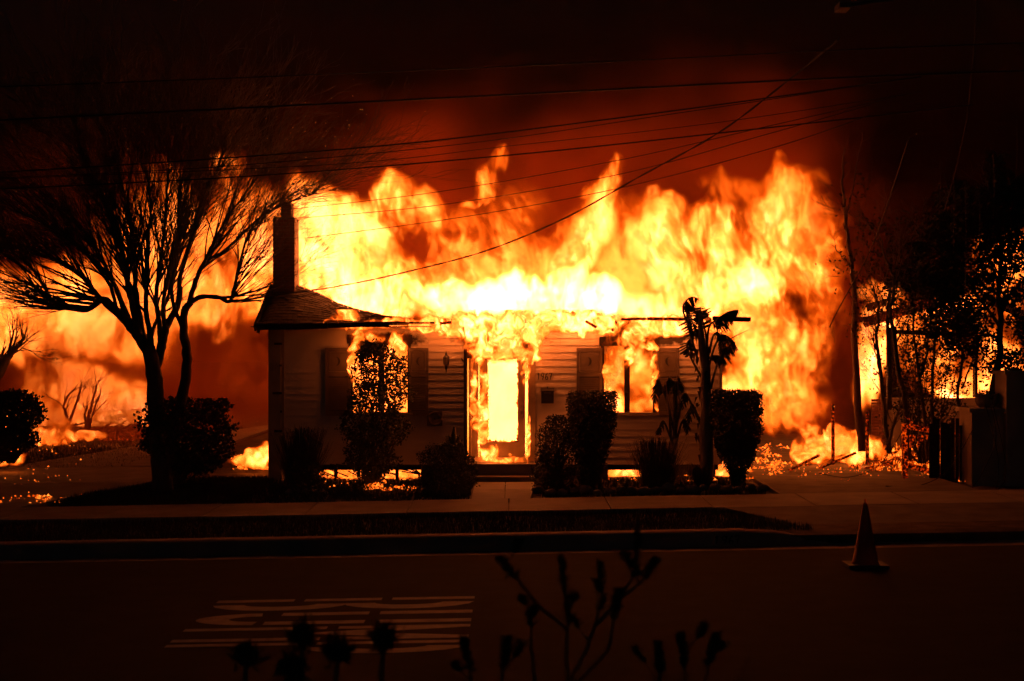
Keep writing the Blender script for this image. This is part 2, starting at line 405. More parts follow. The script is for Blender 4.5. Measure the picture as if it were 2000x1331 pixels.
for xx, d in ((3.2,21.48),(9.9,21.48),(8.6,19.24),(4.35,19.24)): ap.v.append((xx,d,gz(xx,d)+.012-(.09 if d<20 else 0)))
ap.f=[(0,3,2,1)]; ap.build('driveway_apron', M_CONC2, kind='structure', label='sloping concrete apron of the driveway')

# grass: parkway strip and lawn, blades scattered as one mesh each
def blades(name, region, n, h, m, label, seed=1, w=.006):
    r = np.random.default_rng(seed); b = MB(); k = 0
    while k < n:
        x, d = region(r)
        z = gz(x, d) - .04; a = r.uniform(0, 6.28); hh = h * r.uniform(.4, 1.2); l = r.uniform(0, .6) * hh
        ca, sa = math.cos(a)*w, math.sin(a)*w; t = r.uniform(0, 6.28)
        b.v += [(x-ca, d-sa, z), (x+ca, d+sa, z), (x+l*math.cos(t), d+l*math.sin(t), z+hh+.03)]; b.f.append((3*k, 3*k+1, 3*k+2)); k += 1
    return b.build(name, m, kind='stuff', label=label)
def reg_park(r):
    while True:
        x = r.uniform(-9, 4.1); d = r.uniform(19.25, 21.45)
        if x < 3.1 + (d-19.2)*.0 + (21.5-d)*.5: return x, d
blades('parkway_grass', reg_park, 26000, .05, M_GRASS, 'dark strip of grass between kerb and pavement', 2)
def reg_lawn(r):
    while True:
        x = r.uniform(-7.6, -4.4); d = r.uniform(23.15, 27)
        if x > -8.0 + (d-23.1)*.5: return x, d
blades('front_lawn', reg_lawn, 14000, .06, M_GRASS, 'dark patchy lawn under the bare tree', 3)
def reg_bed(r):
    while True:
        x = r.uniform(-4.5, 4.2); d = r.uniform(23.15, 26.3)
        if not (-.7 < x < .5): return x, d
blades('ground_cover', reg_bed, 9000, .045, M_LEAF, 'low dark ground cover in the planting beds', 4, .012)
def reg_far(r): return r.uniform(-16, -8), r.uniform(29, 43)
blades('back_lawn', reg_far, 12000, .07, M_GRASS, 'lit grass of the back yard', 5, .012)

# ------------------------------------------------------------------ lettering
def text_mesh(txt, size, m, name, parent=None, **kw):
    cu = bpy.data.curves.new('t', 'FONT'); cu.body = txt; cu.size = size; cu.extrude = .008; cu.space_character = 1.05
    o = bpy.data.objects.new('t', cu); C.objects.link(o); dg = bpy.context.evaluated_depsgraph_get(); dg.update()
    me = bpy.data.meshes.new_from_object(o.evaluated_get(dg)); bpy.data.objects.remove(o); bpy.data.curves.remove(cu)
    me.name = name; me.materials.clear(); me.materials.append(m); return me
# BUMP stretched along the lane: letter tops point to +x, B farthest from the camera; stencil gaps at 1/3 and 2/3
def letter_poly(ch):                      # strokes in a unit box: u across (0..1), v up (0..1)
    W_ = .24
    def bar(u0,v0,u1,v1): return [(u0,v0),(u1,v0),(u1,v1),(u0,v1)]
    out = []
    def arc(cu, cv, ru, rv, a0, a1, wu, wv, n=9):
        o = []; 
        for i in range(n+1):
            a = math.radians(a0+(a1-a0)*i/n); o.append(((cu+ru*math.cos(a), cv+rv*math.sin(a)), (cu+(ru-wu)*math.cos(a), cv+(rv-wv)*math.sin(a))))
        return [[o[i][0], o[i+1][0], o[i+1][1], o[i][1]] for i in range(n)]
    if ch == 'B':
        out += [bar(0,0,.22,.30), bar(0,.34,.22,.64), bar(0,.68,.22,1)]
        out += arc(.45,.75,.55,.25,-88,88,.34,.12) + arc(.45,.26,.55,.26,-88,88,.34,.12)
    if ch == 'U':
        out += [bar(0,.30,.26,.62), bar(0,.66,.26,1), bar(.74,.26,1,.62), bar(.74,.66,1,1)] + arc(.5,.24,.5,.24,184,356,.27,.12,14)
    if ch == 'M':
        out += [bar(0,0,.2,.5), bar(0,.54,.2,1), bar(.8,0,1,.5), bar(.8,.54,1,1), [(.2,.98),(.2,.72),(.5,.40),(.5,.64)], [(.8,.98),(.5,.64),(.5,.40),(.8,.72)]]
    if ch == 'P':
        out += [bar(0,0,.22,.46), bar(0,.50,.22,1)] + arc(.42,.73,.58,.27,-88,88,.36,.13) 
    return out
paint = bpy.data.objects.new('road_marking', None); C.objects.link(paint)
setp(paint, 'worn white stretched word painted on the near lane of the street', 'road marking')
paint['kind'] = 'thing'
rows = {'B':(15.28,14.62),'U':(14.48,13.86),'M':(13.72,13.08),'P':(12.98,12.46)}
for ch, (dfar, dnear) in rows.items():
    b = MB(); xt, xb = -.40, -3.15
    for q in letter_poly(ch):
        vs = []
        for u, v in q:
            d = dfar + (dnear-dfar)*u; xx = xb + (xt-xb)*v
            vs.append((xx, d, gz(xx, d)+.005))
        b.add(vs, [tuple(range(len(vs)))])
    b.build('letter', M_WHITEP, paint, label='painted letter ' + ch)

# ------------------------------------------------------------------ the house
DF = 26.5; S = DF / F
def HX(px): return (px-1000)*S
def HZ(py): return HC-(py-YH)*S
house = empty('house', (-.3, 28.5, .25), 'small clapboard bungalow on fire with flames bursting from its roof and windows', 'house')
wall = MB()
# soot burnt into the clapboards over the two windows and the doorway
_t = M_SIDING.node_tree; _N = _t.nodes; _L = _t.links; _b = _N['Principled BSDF']; _src = _b.inputs['Base Color'].links[0].from_socket
_tc = _N.new('ShaderNodeTexCoord'); _nz = _N.new('ShaderNodeTexNoise'); _nz.inputs['Scale'].default_value = 5.0; _nz.inputs['Detail'].default_value = 8; _nz.inputs['Roughness'].default_value = .7
_L.new(_tc.outputs['Object'], _nz.inputs['Vector']); _acc = None
for (_px, _py, _rx, _rz) in ((1278,652,.85,.24),(770,664,.50,.15),(1195,700,.16,.45),(975,668,.75,.22),(700,690,.16,.3)):
    _m = _N.new('ShaderNodeMapping'); _m.inputs['Location'].default_value = (-HX(_px)/_rx, 0, -HZ(_py)/_rz); _m.inputs['Scale'].default_value = (1/_rx, 0, 1/_rz)
    _l = _N.new('ShaderNodeVectorMath'); _l.operation = 'LENGTH'; _L.new(_tc.outputs['Object'], _m.inputs[0]); _L.new(_m.outputs[0], _l.inputs[0])
    if _acc is None: _acc = _l.outputs['Value']
    else:
        _mn = _N.new('ShaderNodeMath'); _mn.operation = 'MINIMUM'; _L.new(_acc, _mn.inputs[0]); _L.new(_l.outputs['Value'], _mn.inputs[1]); _acc = _mn.outputs[0]
_ad = _N.new('ShaderNodeMath'); _ad.operation = 'MULTIPLY_ADD'; _ad.inputs[1].default_value = 1.6; _L.new(_nz.outputs[0], _ad.inputs[0]); _L.new(_acc, _ad.inputs[2])
_mr = _N.new('ShaderNodeMapRange'); _mr.inputs['From Min'].default_value = 1.6; _mr.inputs['From Max'].default_value = 2.0; _mr.inputs['To Min'].default_value = 1; _mr.inputs['To Max'].default_value = 0; _L.new(_ad.outputs[0], _mr.inputs[0])
_mx = _N.new('ShaderNodeMix'); _mx.data_type = 'RGBA'; _L.new(_mr.outputs[0], _mx.inputs[0])
_mxi = [i for i in _mx.inputs if i.type == 'RGBA']; _L.new(_src, _mxi[0]); _mxi[1].default_value = (.025,.018,.013,1)
_L.new([o for o in _mx.outputs if o.type == 'RGBA'][0], _b.inputs['Base Color'])
# sheathing with openings
XL, XR = HX(555), HX(1405); ZB, ZT = HZ(907), HZ(640)
W1 = (HX(688), HX(796), HZ(806), HZ(672)); W2 = (HX(1180), HX(1276), HZ(806), HZ(676)); DR = (HX(912), HX(1034), HZ(900), HZ(684))
openings = [W1, DR, W2]
def wall_boxes(b, y0, y1, z0, z1):
    xs_ = [XL]
    for (a, c, lo, hi) in openings:
        b.box(xs_[-1], a, y0, y1, z0, z1)
        if lo > z0+.02: b.box(a, c, y0, y1, z0, lo)
        b.box(a, c, y0, y1, hi, z1); xs_.append(c)
    b.box(xs_[-1], XR, y0, y1, z0, z1)
wall_boxes(wall, DF+.012, DF+.13, ZB+.02, ZT-.01)
wall.box(XR-.12, XR, DF+.131, DF+1.6, ZB+.02, ZT-.6)
wall.box(XL-.27, XL-.15, DF+.6, DF+4.6, .2, ZT)
wallo = wall.build('wall', M_TRIM, house)
EXPO = 13.7*S; z = ZB; k = 0; rb = random.Random(2)
while z < ZT-.05:
    z2 = min(z + EXPO, ZT)
    spans = [XL]; cuts = []
    for (a, c, lo, hi) in openings:
        if lo < (z+z2)/2 < hi: cuts.append((a, c))
    x0 = XL; segs = []
    for a, c in cuts: segs.append((x0, a)); x0 = c
    segs.append((x0, XR))
    # joints: no board is longer than about 4.3 m
    final = []
    for a, c in segs:
        if c-a > 4.6: j = a + (c-a)*rb.uniform(.35,.65); final += [(a, j-.002), (j+.002, c)]
        else: final.append((a, c))
    for a, c in final:
        b = MB(); n = max(2, int((c-a)/.05)) if z > HZ(730) else max(2, int((c-a)/.5))
        warp = max(0, (z-HZ(735))/1.0)
        for i in range(n+1):
            xx = a+(c-a)*i/n
            bl = 0
            if warp > 0 and -.2 < xx or warp > .5: bl = warp*.020*max(0, mnoise.noise(Vector((xx*2.2, z*9, 3)))+.1)
            wob = .0016*mnoise.noise(Vector((xx*1.1, z*5, 0))); dr = warp*.035*max(0, mnoise.noise(Vector((xx*3.1, z*7, 9)))-.12)
            y = DF-.0-wob
            b.v += [(xx, y-.023-bl, z-.006-dr), (xx, y-.004-bl*.4, z2), (xx, DF+.011, z2), (xx, DF+.011, z-.006)]
        for i in range(n):
            for j in range(4): p=i*4+j; q=i*4+(j+1)%4; b.f.append((p, p+4, q+4, q))
        b.f += [(0,1,2,3), tuple(n*4+j for j in (3,2,1,0))]
        b.build('board', M_SIDING, wallo)
    z = z2; k += 1
MB().box(XR-.005, XR+.05, DF-.035, DF+.06, ZB, ZT).build('corner_board', M_TRIM, house)
MB().box(XL-.05, XL+.005, DF-.035, DF+.06, ZB, ZT).build('corner_board', M_TRIM, house)
# base skirt with openings where fire shows (px 610-822 and 1188-1256, and by the right corner)
fo = MB(); 
zt, zb = ZB+.02, .12
cutsx = [(HX(612), HX(822)), (HX(1188), HX(1254)), (HX(1398), HX(1405))]
x0 = XL
for a, c in cutsx: MB().box(x0, a, DF+.02, DF+.14, zb, zt).build('foundation_wall', M_CONC2, house); x0 = c
for px in (655, 700, 775): MB().box(HX(px)-.03, HX(px)+.03, DF+.03, DF+.11, zb, zt).build('crawl_space_post', M_CHAR, house)
# burnt skirt slats fallen across the opening
fs = MB(); rs = random.Random(4)
for i in range(12):
    a = P(rs.uniform(612, 800), rs.uniform(905, 925), DF-.05*rs.random()); b_ = a + Vector((rs.uniform(.15,.8), rs.uniform(-.2,.1), rs.uniform(-.3,.02)))
    if i < 3: b_ = a + Vector((1.1, 0, -.18))
    MB().obox(a, b_, .03, .02).build('fallen_slat', M_CHAR, house)
# chimney breast and stack
cb = MB(); cb.box(HX(525), XL-.052, DF-.06, DF+1.0, .15, HZ(640)); brst = cb.build('chimney_breast', M_STUCCO, house)
for py, px0 in ((672, 537), (714, 547), (768, 534), (804, 549), (842, 537)):
    MB().box(HX(px0), XL-.03, DF-.10, DF-.061, HZ(py)-.02, HZ(py)+.02).build('wall_tie', M_CHAR, brst)
dc = 27.2
def cx_(px): return (px-1000)*dc/F
def cz_(py): return HC-(py-YH)*dc/F
stack = MB().box(cx_(532)+.02, cx_(576)-.02, dc+.02, dc+.62, cz_(600), cz_(424)).box(cx_(546)+.02, cx_(568)-.02, dc+.12, dc+.5, cz_(424), cz_(394)).build('chimney', M_MORTAR, house)
rbk = random.Random(8); bm_ = {}
def brick_mesh(w):
    if w not in bm_:
        me = MB().box(-w/2, w/2, -.045, .045, -.029, .029); me_ = bpy.data.meshes.new('brick'); me_.from_pydata(me.v, [], me.f); me_.materials.append(M_BRICK); bm_[w] = me_
    return bm_[w]
row = 0; z = cz_(575)
while z < cz_(398):
    up = z > cz_(424)-.03
    xa, xb_ = (cx_(546), cx_(568)) if up else (cx_(532), cx_(576)); y = dc+.10 if up else dc
    n = 1 if up else 2
    x = xa; w = (xb_-xa)/n
    off = (row % 2)
    cuts_ = [xa, (xa+xb_)/2, xb_] if not up and not off else ([xa, xa+w*.5, xa+w*1.5, xb_] if not up else [xa, xb_])
    for a, c in zip(cuts_, cuts_[1:]):
        o = bpy.data.objects.new('brick', brick_mesh(round(c-a-.012, 3))); C.objects.link(o); o.parent = stack
        o.location = ((a+c)/2, y+.045+rbk.uniform(-.006,.006), z)
    z += .070; row += 1
# roof: sagging front slope, shingle courses as real laps
NR = 15
def ridge_py(px):
    pts = [(500,640),(518,570),(535,556),(575,555),(625,574),(660,592),(690,602),(750,617),(830,627),(900,623),(1000,624)]
    for (a,pa),(b,pb) in zip(pts, pts[1:]):
        if px <= b: return pa+(pb-pa)*max(0,(px-a))/(b-a)
    return 626
DE = 25.95
def roof_pt(px, t):                       # t 0 = eave, 1 = back edge
    pe = 634 - (px-500)*.006
    back = 27.6; pr = ridge_py(px)
    a = P(px, pe, DE); hgt = HC-(pr-YH)*back/F
    xb_ = (px-1000)*back/F
    return Vector((a.x+(xb_-a.x)*t, DE+(back-DE)*t, a.z+(hgt-a.z)*(t**.9)))
roof = MB()
pxs = [500+i*12 for i in range(31)]
for px in pxs:
    for t in (0,.2,.4,.6,.8,1): q = roof_pt(px, t); roof.v.append((q.x, q.y, q.z-.035))
for i in range(len(pxs)-1):
    for j in range(5): a=i*6+j; roof.f.append((a, a+6, a+7, a+1))
roofo = roof.build('roof', M_CHAR, house)
rq = random.Random(12)
for c_ in range(NR):
    t0, t1 = c_/NR, min(1,(c_+1.25)/NR); b = MB(); px = 500 + rq.uniform(0,3)
    while px < 846:
        w = rq.uniform(8, 13); q0, q1 = roof_pt(px, t0), roof_pt(min(px+w-.6, 850), t0); q2, q3 = roof_pt(min(px+w-.6,850), t1), roof_pt(px, t1)
        dzz = rq.uniform(.012,.028); sl = rq.uniform(-.012, .012)
        top = [q0+Vector((0,sl,dzz)), q1+Vector((0,sl,dzz)), q2+Vector((0,0,.006)), q3+Vector((0,0,.006))]
        bot = [q0+Vector((0,sl,-.01)), q1+Vector((0,sl,-.01))]
        b.add(top+bot, [(0,1,2,3),(4,5,1,0)]); px += w
    b.build('shingle_course', M_SHING, roofo)
# hip side going back
hp = MB(); a0, a1 = roof_pt(500,0), roof_pt(532,1)
hp.add([a0, a1, a1+Vector((.1,3.0,0)), a0+Vector((.0,5.0,0))], [(0,3,2,1)]); hp.build('hip_slope', M_SHING, roofo)
MB().obox(a0+Vector((-.02,0,-.06)), a1+Vector((-.02,0,-.03)), .04,.14).build('barge_board', M_CHAR, roofo)
MB().obox(P(506,640,DE-.01), P(504,646,DE+.0)+Vector((0,0,-.05)), .05,.05).build('barge_tail', M_CHAR, roofo)
# fascia: charred board along the whole eave to px 1462
for (xa_, ya_, xb2, yb2, hh, mm) in ((500,640,640,637,.10,M_CHAR),(641,637,760,633,.085,M_CHAR),(1213,624,1262,623,.05,M_EMBWOOD),(1264,623,1338,624,.06,M_EMBWOOD),(1392,622,1463,625,.085,M_CHAR)):
    MB().obox(P(xa_, ya_, DE-.03), P(xb2, yb2, DE-.03), .03, hh).build('fascia_board', mm, roofo)
rf_ = random.Random(19)
for (px, py, dx, dz) in ((905,640,.05,-.14),(1203,628,.03,-.2),(1196,645,.12,.10),(1165,640,-.2,.12),(860,632,.2,.02)):
    p_ = P(px, py, DE+rf_.uniform(0,.2)); MB().obox(p_, p_+Vector((dx, rf_.uniform(0,.3), dz)), .035, .05).build('rafter_stub', M_EMBWOOD, roofo)
sof = MB(); sof.box(HX(500), HX(846), DE, DF-.03, HZ(640)-.0, HZ(640)+.015); sof.build('soffit', M_CHAR, roofo)
for i in range(7):
    px = 880+i*83+rf_.uniform(-30,30); a = P(px, 627, DE+.25); MB().obox(a, a+Vector((rf_.uniform(-.3,.3), 1.5, rf_.uniform(-.1,.28))), .045, .09).build('rafter', M_EMBWOOD, roofo)
MB().obox(P(1395,622,DF+.2), P(1463,624,DE), .1, .08).build('rafter', M_CHAR, roofo)

# windows
def window(op, mid, label=None):
    a, c, lo, hi = op
    w = empty('window', ((a+c)/2, DF, lo), None, None); del_ = None
    w.parent = house; w.matrix_parent_inverse = wm(house).inverted(); w.name = 'window'
    MB().box(a-.06, a, DF-.04, DF+.12, lo, hi).build('jamb', M_CHAR, w); MB().box(c, c+.06, DF-.04, DF+.12, lo, hi).build('jamb', M_CHAR, w)
    MB().box(a-.09, c+.09, DF-.045, DF+.11, hi+.002, hi+.17).build('header', M_CHAR, w)
    MB().box(a-.10, c+.10, DF-.09, DF+.1, lo-.055, lo-.002).build('sill', M_TRIM, w)
    MB().box(mid-.05, mid+.05, DF-.0, DF+.08, lo, hi-.0).build('mullion', M_CHAR, w)
    return w
w1 = window(W1, HX(745)); w2 = window(W2, HX(1225))
MB().box(HX(690), HX(742), DF+.02, DF+.05, HZ(692), HZ(672)).build('sash_rail', M_CHAR, w1)
MB().box(HX(1170), HX(1186), DF-.03, DF-.022, HZ(692), HZ(667)).build('head_block', M_TRIM, w2)

def shutter(px0, px1, flip, label):
    a, c = HX(px0), HX(px1); lo, hi = HZ(812), HZ(680); y0, y1 = DF-.075, DF-.045
    s = empty('shutter', ((a+c)/2, DF-.05, lo), label, None); s.parent = house; s.matrix_parent_inverse = wm(house).inverted()
    st = .055
    MB().box(a, a+st, y0, y1, lo, hi).box(c-st, c, y0, y1, lo, hi).box(a+st, c-st, y0, y1, hi-.07, hi).box(a+st, c-st, y0, y1, lo, lo+.09).box(a+st, c-st, y0, y1, HZ(736), HZ(727)).build('frame', M_SHUT, s)
    # panel with a crescent cut: solid panel, the dark of the cut laid on as black
    pz0, pz1 = HZ(727), hi-.07; cxm, czm = (a+c)/2, (pz0+pz1)/2+.01; R = .085
    outer = []; n = 24
    cres = []
    for i in range(n+1):
        t = math.radians(-78+156*i/n); cres.append((cxm-.045+R*math.cos(t), czm+R*math.sin(t)))
    for i in range(n+1):
        t = math.radians(78-156*i/n); cres.append((cxm-.045+R*.55*math.cos(t), czm+R*.978/ math.sin(math.radians(78))*math.sin(t)*.978))
    if flip: cres = [(2*cxm-x_, z_) for x_, z_ in cres]
    MB().box(a+st+.008, c-st-.008, y0+.008, y1-.006, pz0+.008, pz1-.008).build('panel', M_SHUT, s)
    # black inlay proud of the panel stands in for shade inside the crescent cut
    b = MB(); N_ = len(cres); yy = y0+.005
    half = N_//2
    for x_, z_ in cres: b.v.append((x_, yy, z_))
    for i in range(half-1): b.f.append((i, i+1, N_-2-i, N_-1-i))
    b.build('crescent', M_BLACK, s)
    z = lo+.10
    while z < HZ(738):
        MB().add([(a+st, y0+.004, z),(c-st, y0+.004, z),(c-st, y1-.004, z+.024),(a+st, y1-.004, z+.024),(a+st, y0+.004, z+.008),(c-st, y0+.004, z+.008),(c-st, y1-.004, z+.032),(a+st, y1-.004, z+.032)],
                 [(0,3,2,1),(4,5,6,7),(0,1,5,4),(1,2,6,5),(2,3,7,6),(3,0,4,7)]) if False else None
        q = MB(); q.add([(a+st, y0+.004, z),(c-st, y0+.004, z),(c-st, y1-.004, z+.024),(a+st, y1-.004, z+.024),(a+st, y0+.004, z+.008),(c-st, y0+.004, z+.008),(c-st, y1-.004, z+.032),(a+st, y1-.004, z+.032)],
                 [(0,3,2,1),(4,5,6,7),(0,1,5,4),(1,2,6,5),(2,3,7,6),(3,0,4,7)])
        q.build('slat', M_SHUT, s); z += .034
    MB().box(a+st+.001, c-st-.001, y1-.002, y1+.006, lo+.09, HZ(736)).build('backing', M_BLACK, s)
    return s
shutter(636, 686, False, 'dark shutter with crescent, leftmost of the four')
shutter(798, 837, True, 'smoke hidden shutter right of the shrub')
shutter(1126, 1176, False, 'shutter with crescent beside the mailbox')
shutter(1280, 1326, True, 'shutter with crescent behind the bird of paradise plant')

# door
a, c, lo, hi = DR
dfm = MB().box(a-.05, a+.005, DF-.30, DF+.1, lo, hi+.02); dfm.build('door_post', M_CHAR, house)
MB().box(HX(1031), HX(1046), DF-.06, DF+.1, lo, hi+.1).build('door_casing', M_DOOR, house)
MB().box(HX(915)+.004, HX(921), DF+.0, DF+.08, lo, hi-.162).build('side_light_frame', M_DOOR, house); MB().box(HX(921)+.002, HX(934), DF+.03, DF+.06, lo, hi-.163).build('side_panel', M_DOOR, house); MB().box(HX(924), HX(931), DF+.018, DF+.0295, lo+.1, hi-.3).build('raised_panel', M_DOOR, house)
MB().box(a, HX(1031), DF-.0, DF+.10, hi-.16, hi).build('door_header', M_CHAR, house)
door = MB(); dx0, dx1 = HX(937), HX(1026); gx0, gx1, gz0, gz1 = HX(952), HX(1012), HZ(864), HZ(700)
door.box(dx0, gx0, DF+.03, DF+.075, lo+.03, hi-.165).box(gx1, dx1, DF+.03, DF+.075, lo+.03, hi-.165).box(gx0, gx1, DF+.03, DF+.075, lo+.03, gz0).box(gx0, gx1, DF+.03, DF+.075, gz1, hi-.165)
dooro = door.build('door', M_DOOR, house)
b = MB()
for z_, s_ in ((HZ(800), 1), (HZ(812), .7)): b.lathe((HX(1020), DF+.0, z_), [(.012,.029),(.014,.0),(.03*s_,-.02),(.026*s_,-.045),(.004,-.055)], 10, 'y')
b.build('handle', M_BRONZE, dooro, True)
MB().box(HX(1017), HX(1023), DF+.02, DF+.029, HZ(818), HZ(792)).build('handle_plate', M_BRONZE, dooro)
# burnt ragged edge round the glass hole
b = MB(); re_ = random.Random(6)
for side in range(4):
    for i in range(26):
        f = i/26
        if side == 0: p = (gx0, gz0+(gz1-gz0)*f); n_ = (1,0)
        elif side == 1: p = (gx1, gz0+(gz1-gz0)*f); n_ = (-1,0)
        elif side == 2: p = (gx0+(gx1-gx0)*f, gz0); n_ = (0,1)
        else: p = (gx0+(gx1-gx0)*f, gz1); n_ = (0,-1)
        l = re_.uniform(.005,.075)*(re_.random()**.6); wd = re_.uniform(.02,.06)
        t_ = (-n_[1], n_[0])
        b.add([(p[0]+t_[0]*wd, DF+.033, p[1]+t_[1]*wd),(p[0]-t_[0]*wd, DF+.033, p[1]-t_[1]*wd),(p[0]+n_[0]*l, DF+.04, p[1]+n_[1]*l),(p[0]+t_[0]*wd, DF+.07, p[1]+t_[1]*wd),(p[0]-t_[0]*wd, DF+.07, p[1]-t_[1]*wd)], [(0,2,1),(3,4,2),(0,3,2),(1,2,4)])
b.build('burnt_edge', M_EMBER, dooro, kind='stuff')
# porch and steps
pz = HZ(903)
MB().box(HX(905), HX(1046), 26.02, DF+.02, .15, pz).build('porch_slab', M_CONC, house)
MB().box(-.67, .42, 25.70, 26.015, .15, HC-(932-YH)*25.7/F).build('step', M_CONC, house)
MB().box(-.67, .42, 25.42, 25.695, .10, HC-(948-YH)*25.42/F).build('step', M_CONC2, house)
MB().box(-.70, .45, 25.98, 26.018, pz-.035, pz+.004).build('step_nosing', M_CONC, house)
MB().box(-.69, .44, 25.66, 25.698, HC-(932-YH)*25.7/F-.035, HC-(932-YH)*25.7/F+.004).build('step_nosing', M_CONC, house)
# rooms behind: floor, back wall, partitions, so that the fire burns inside a building
MB().box(XL-.1, XR, DF+.14, 32.5, ZB-.12, ZB-.02).build('room_floor', M_CHAR, house)
MB().box(XL-.1, XR, 32.4, 32.5, ZB, 2.2).build('back_wall', M_CHAR, house)
for x_ in (-1.7, .9): MB().box(x_, x_+.1, DF+.6, 31.5, ZB, 2.5).build('partition', M_CHAR, house)

# number plate digits in a script-like hand
def digit_strokes(ch):
    return {'1':[[(-.1,.75),(.12,1),(.05,0)]], '9':[[(.42,.80),(.25,1.0),(.02,.85),(.02,.58),(.22,.45),(.40,.62),(.44,.95),(.36,.35),(.18,0)]],
            '6':[[(.40,1.0),(.15,.75),(.02,.35),(.10,.05),(.32,.0),(.44,.22),(.34,.46),(.12,.42),(.04,.26)]], '7':[[(.0,.88),(.12,.98),(.46,1.0),(.28,.5),(.18,0)],[(.12,.50),(.42,.54)]]}[ch]
num = empty('house_number', (HX(1066), DF-.03, HZ(742)), 'dark wrought metal number 1967 on the clapboards right of the door', 'house number')
x = HX(1051)
for ch in '1967':
    b = MB()
    for st in digit_strokes(ch): b.tube([(x+u*.085*1.25, DF-.036, HZ(742)+v*.125) for u, v in st], [.006]+[.0085]*(len(st)-2)+[.006], 6)
    b.build('digit', M_BLACK, num, label='digit ' + ch); x += .075 if ch != '1' else .058
# mailbox
mbx = empty('mailbox', (HX(1069), DF-.1, HZ(788)), 'dark metal wall mailbox hanging under the house number', 'mailbox')
MB().box(HX(1057), HX(1081), DF-.13, DF-.025, HZ(788), HZ(763)).build('body', M_METAL, mbx)
b = MB(); b.add([(HX(1055.5), DF-.15, HZ(765)),(HX(1082.5), DF-.15, HZ(765)),(HX(1082.5), DF-.15, HZ(763)),(HX(1055.5), DF-.15, HZ(763)),(HX(1055.5), DF-.022, HZ(762)),(HX(1082.5), DF-.022, HZ(762)),(HX(1082.5), DF-.022, HZ(758)),(HX(1055.5), DF-.022, HZ(758))],
    [(0,1,2,3),(7,6,5,4),(3,2,6,7),(1,0,4,5),(0,3,7,4),(2,1,5,6)]); b.build('lid', M_METAL, mbx)
MB().lathe((HX(1069), DF-.07, HZ(758)), [(.006,-.01),(.012,.01),(.004,.03)], 8).build('finial', M_METAL, mbx)
MB().box(HX(1062), HX(1076), DF-.158, DF-.151, HZ(768.5), HZ(766)).build('flap_pull', M_BRONZE, mbx)
# wall lamp
lp = empty('wall_lamp', (HX(872), DF-.1, HZ(730)), 'small brass carriage lamp on the clapboards left of the doorway', 'lamp')
cx0, cyy = HX(872), DF-.12
MB().lathe((cx0, cyy, HZ(716)), [(.012,-.0),(.035,.01),(.055,.05),(.062,.12),(.055,.16)], 8).build('glass', M_BRONZE, lp)
MB().lathe((cx0, cyy, HZ(716)), [(.066,.16),(.05,.19),(.022,.215),(.02,.24),(.008,.26),(.004,.285)], 8).build('cap', M_METAL, lp)
MB().lathe((cx0, cyy, HZ(716)), [(.004,-.13),(.010,-.10),(.012,-.06),(.03,-.01),(.036,.0)], 8).build('tail', M_METAL, lp)
MB().tube([(cx0, DF-.03, HZ(706)), (cx0, DF-.07, HZ(702)), (cx0, cyy+.05, HZ(710))], .009, 6).box(cx0-.03, cx0+.03, DF-.034, DF-.022, HZ(712), HZ(700)).build('bracket', M_METAL, lp)
for s_ in range(4):
    a_ = math.pi/4+s_*math.pi/2
    MB().tube([(cx0+.058*math.cos(a_), cyy+.058*math.sin(a_), HZ(716)+.04), (cx0+.064*math.cos(a_), cyy+.064*math.sin(a_), HZ(716)+.16)], .004, 4).build('cage_bar', M_METAL, lp)
lp2 = empty('door_lamp_arm', (HX(905), DF-.1, HZ(705)), 'bent metal bracket on the wall beside the door post', 'bracket')
MB().tube([(HX(907), DF-.03, HZ(708)), (HX(904), DF-.1, HZ(704)), (HX(901), DF-.1, HZ(700))], [.01,.014,.006], 6).build('arm', M_METAL, lp2)
# meter / vent cover
mt = empty('wall_vent', (HX(849), DF-.05, HZ(817)), 'square wall box with a round metal rim low on the clapboards', 'vent')
MB().box(HX(834), HX(864), DF-.06, DF-.022, HZ(832), HZ(803)).build('plate', M_SHUT, mt)
MB().lathe((HX(850), DF-.061, HZ(817)), [(.125,.0),(.13,-.02),(.122,-.035),(.110,-.035),(.105,-.012),(.0,-.012)][0:6], 28, 'y').build('rim', M_BRONZE, mt, True)
MB().lathe((HX(850), DF-.062, HZ(817)), [(.02,.0),(.02,-.03),(.004,-.034)], 12, 'y').build('hub', M_BRONZE, mt)
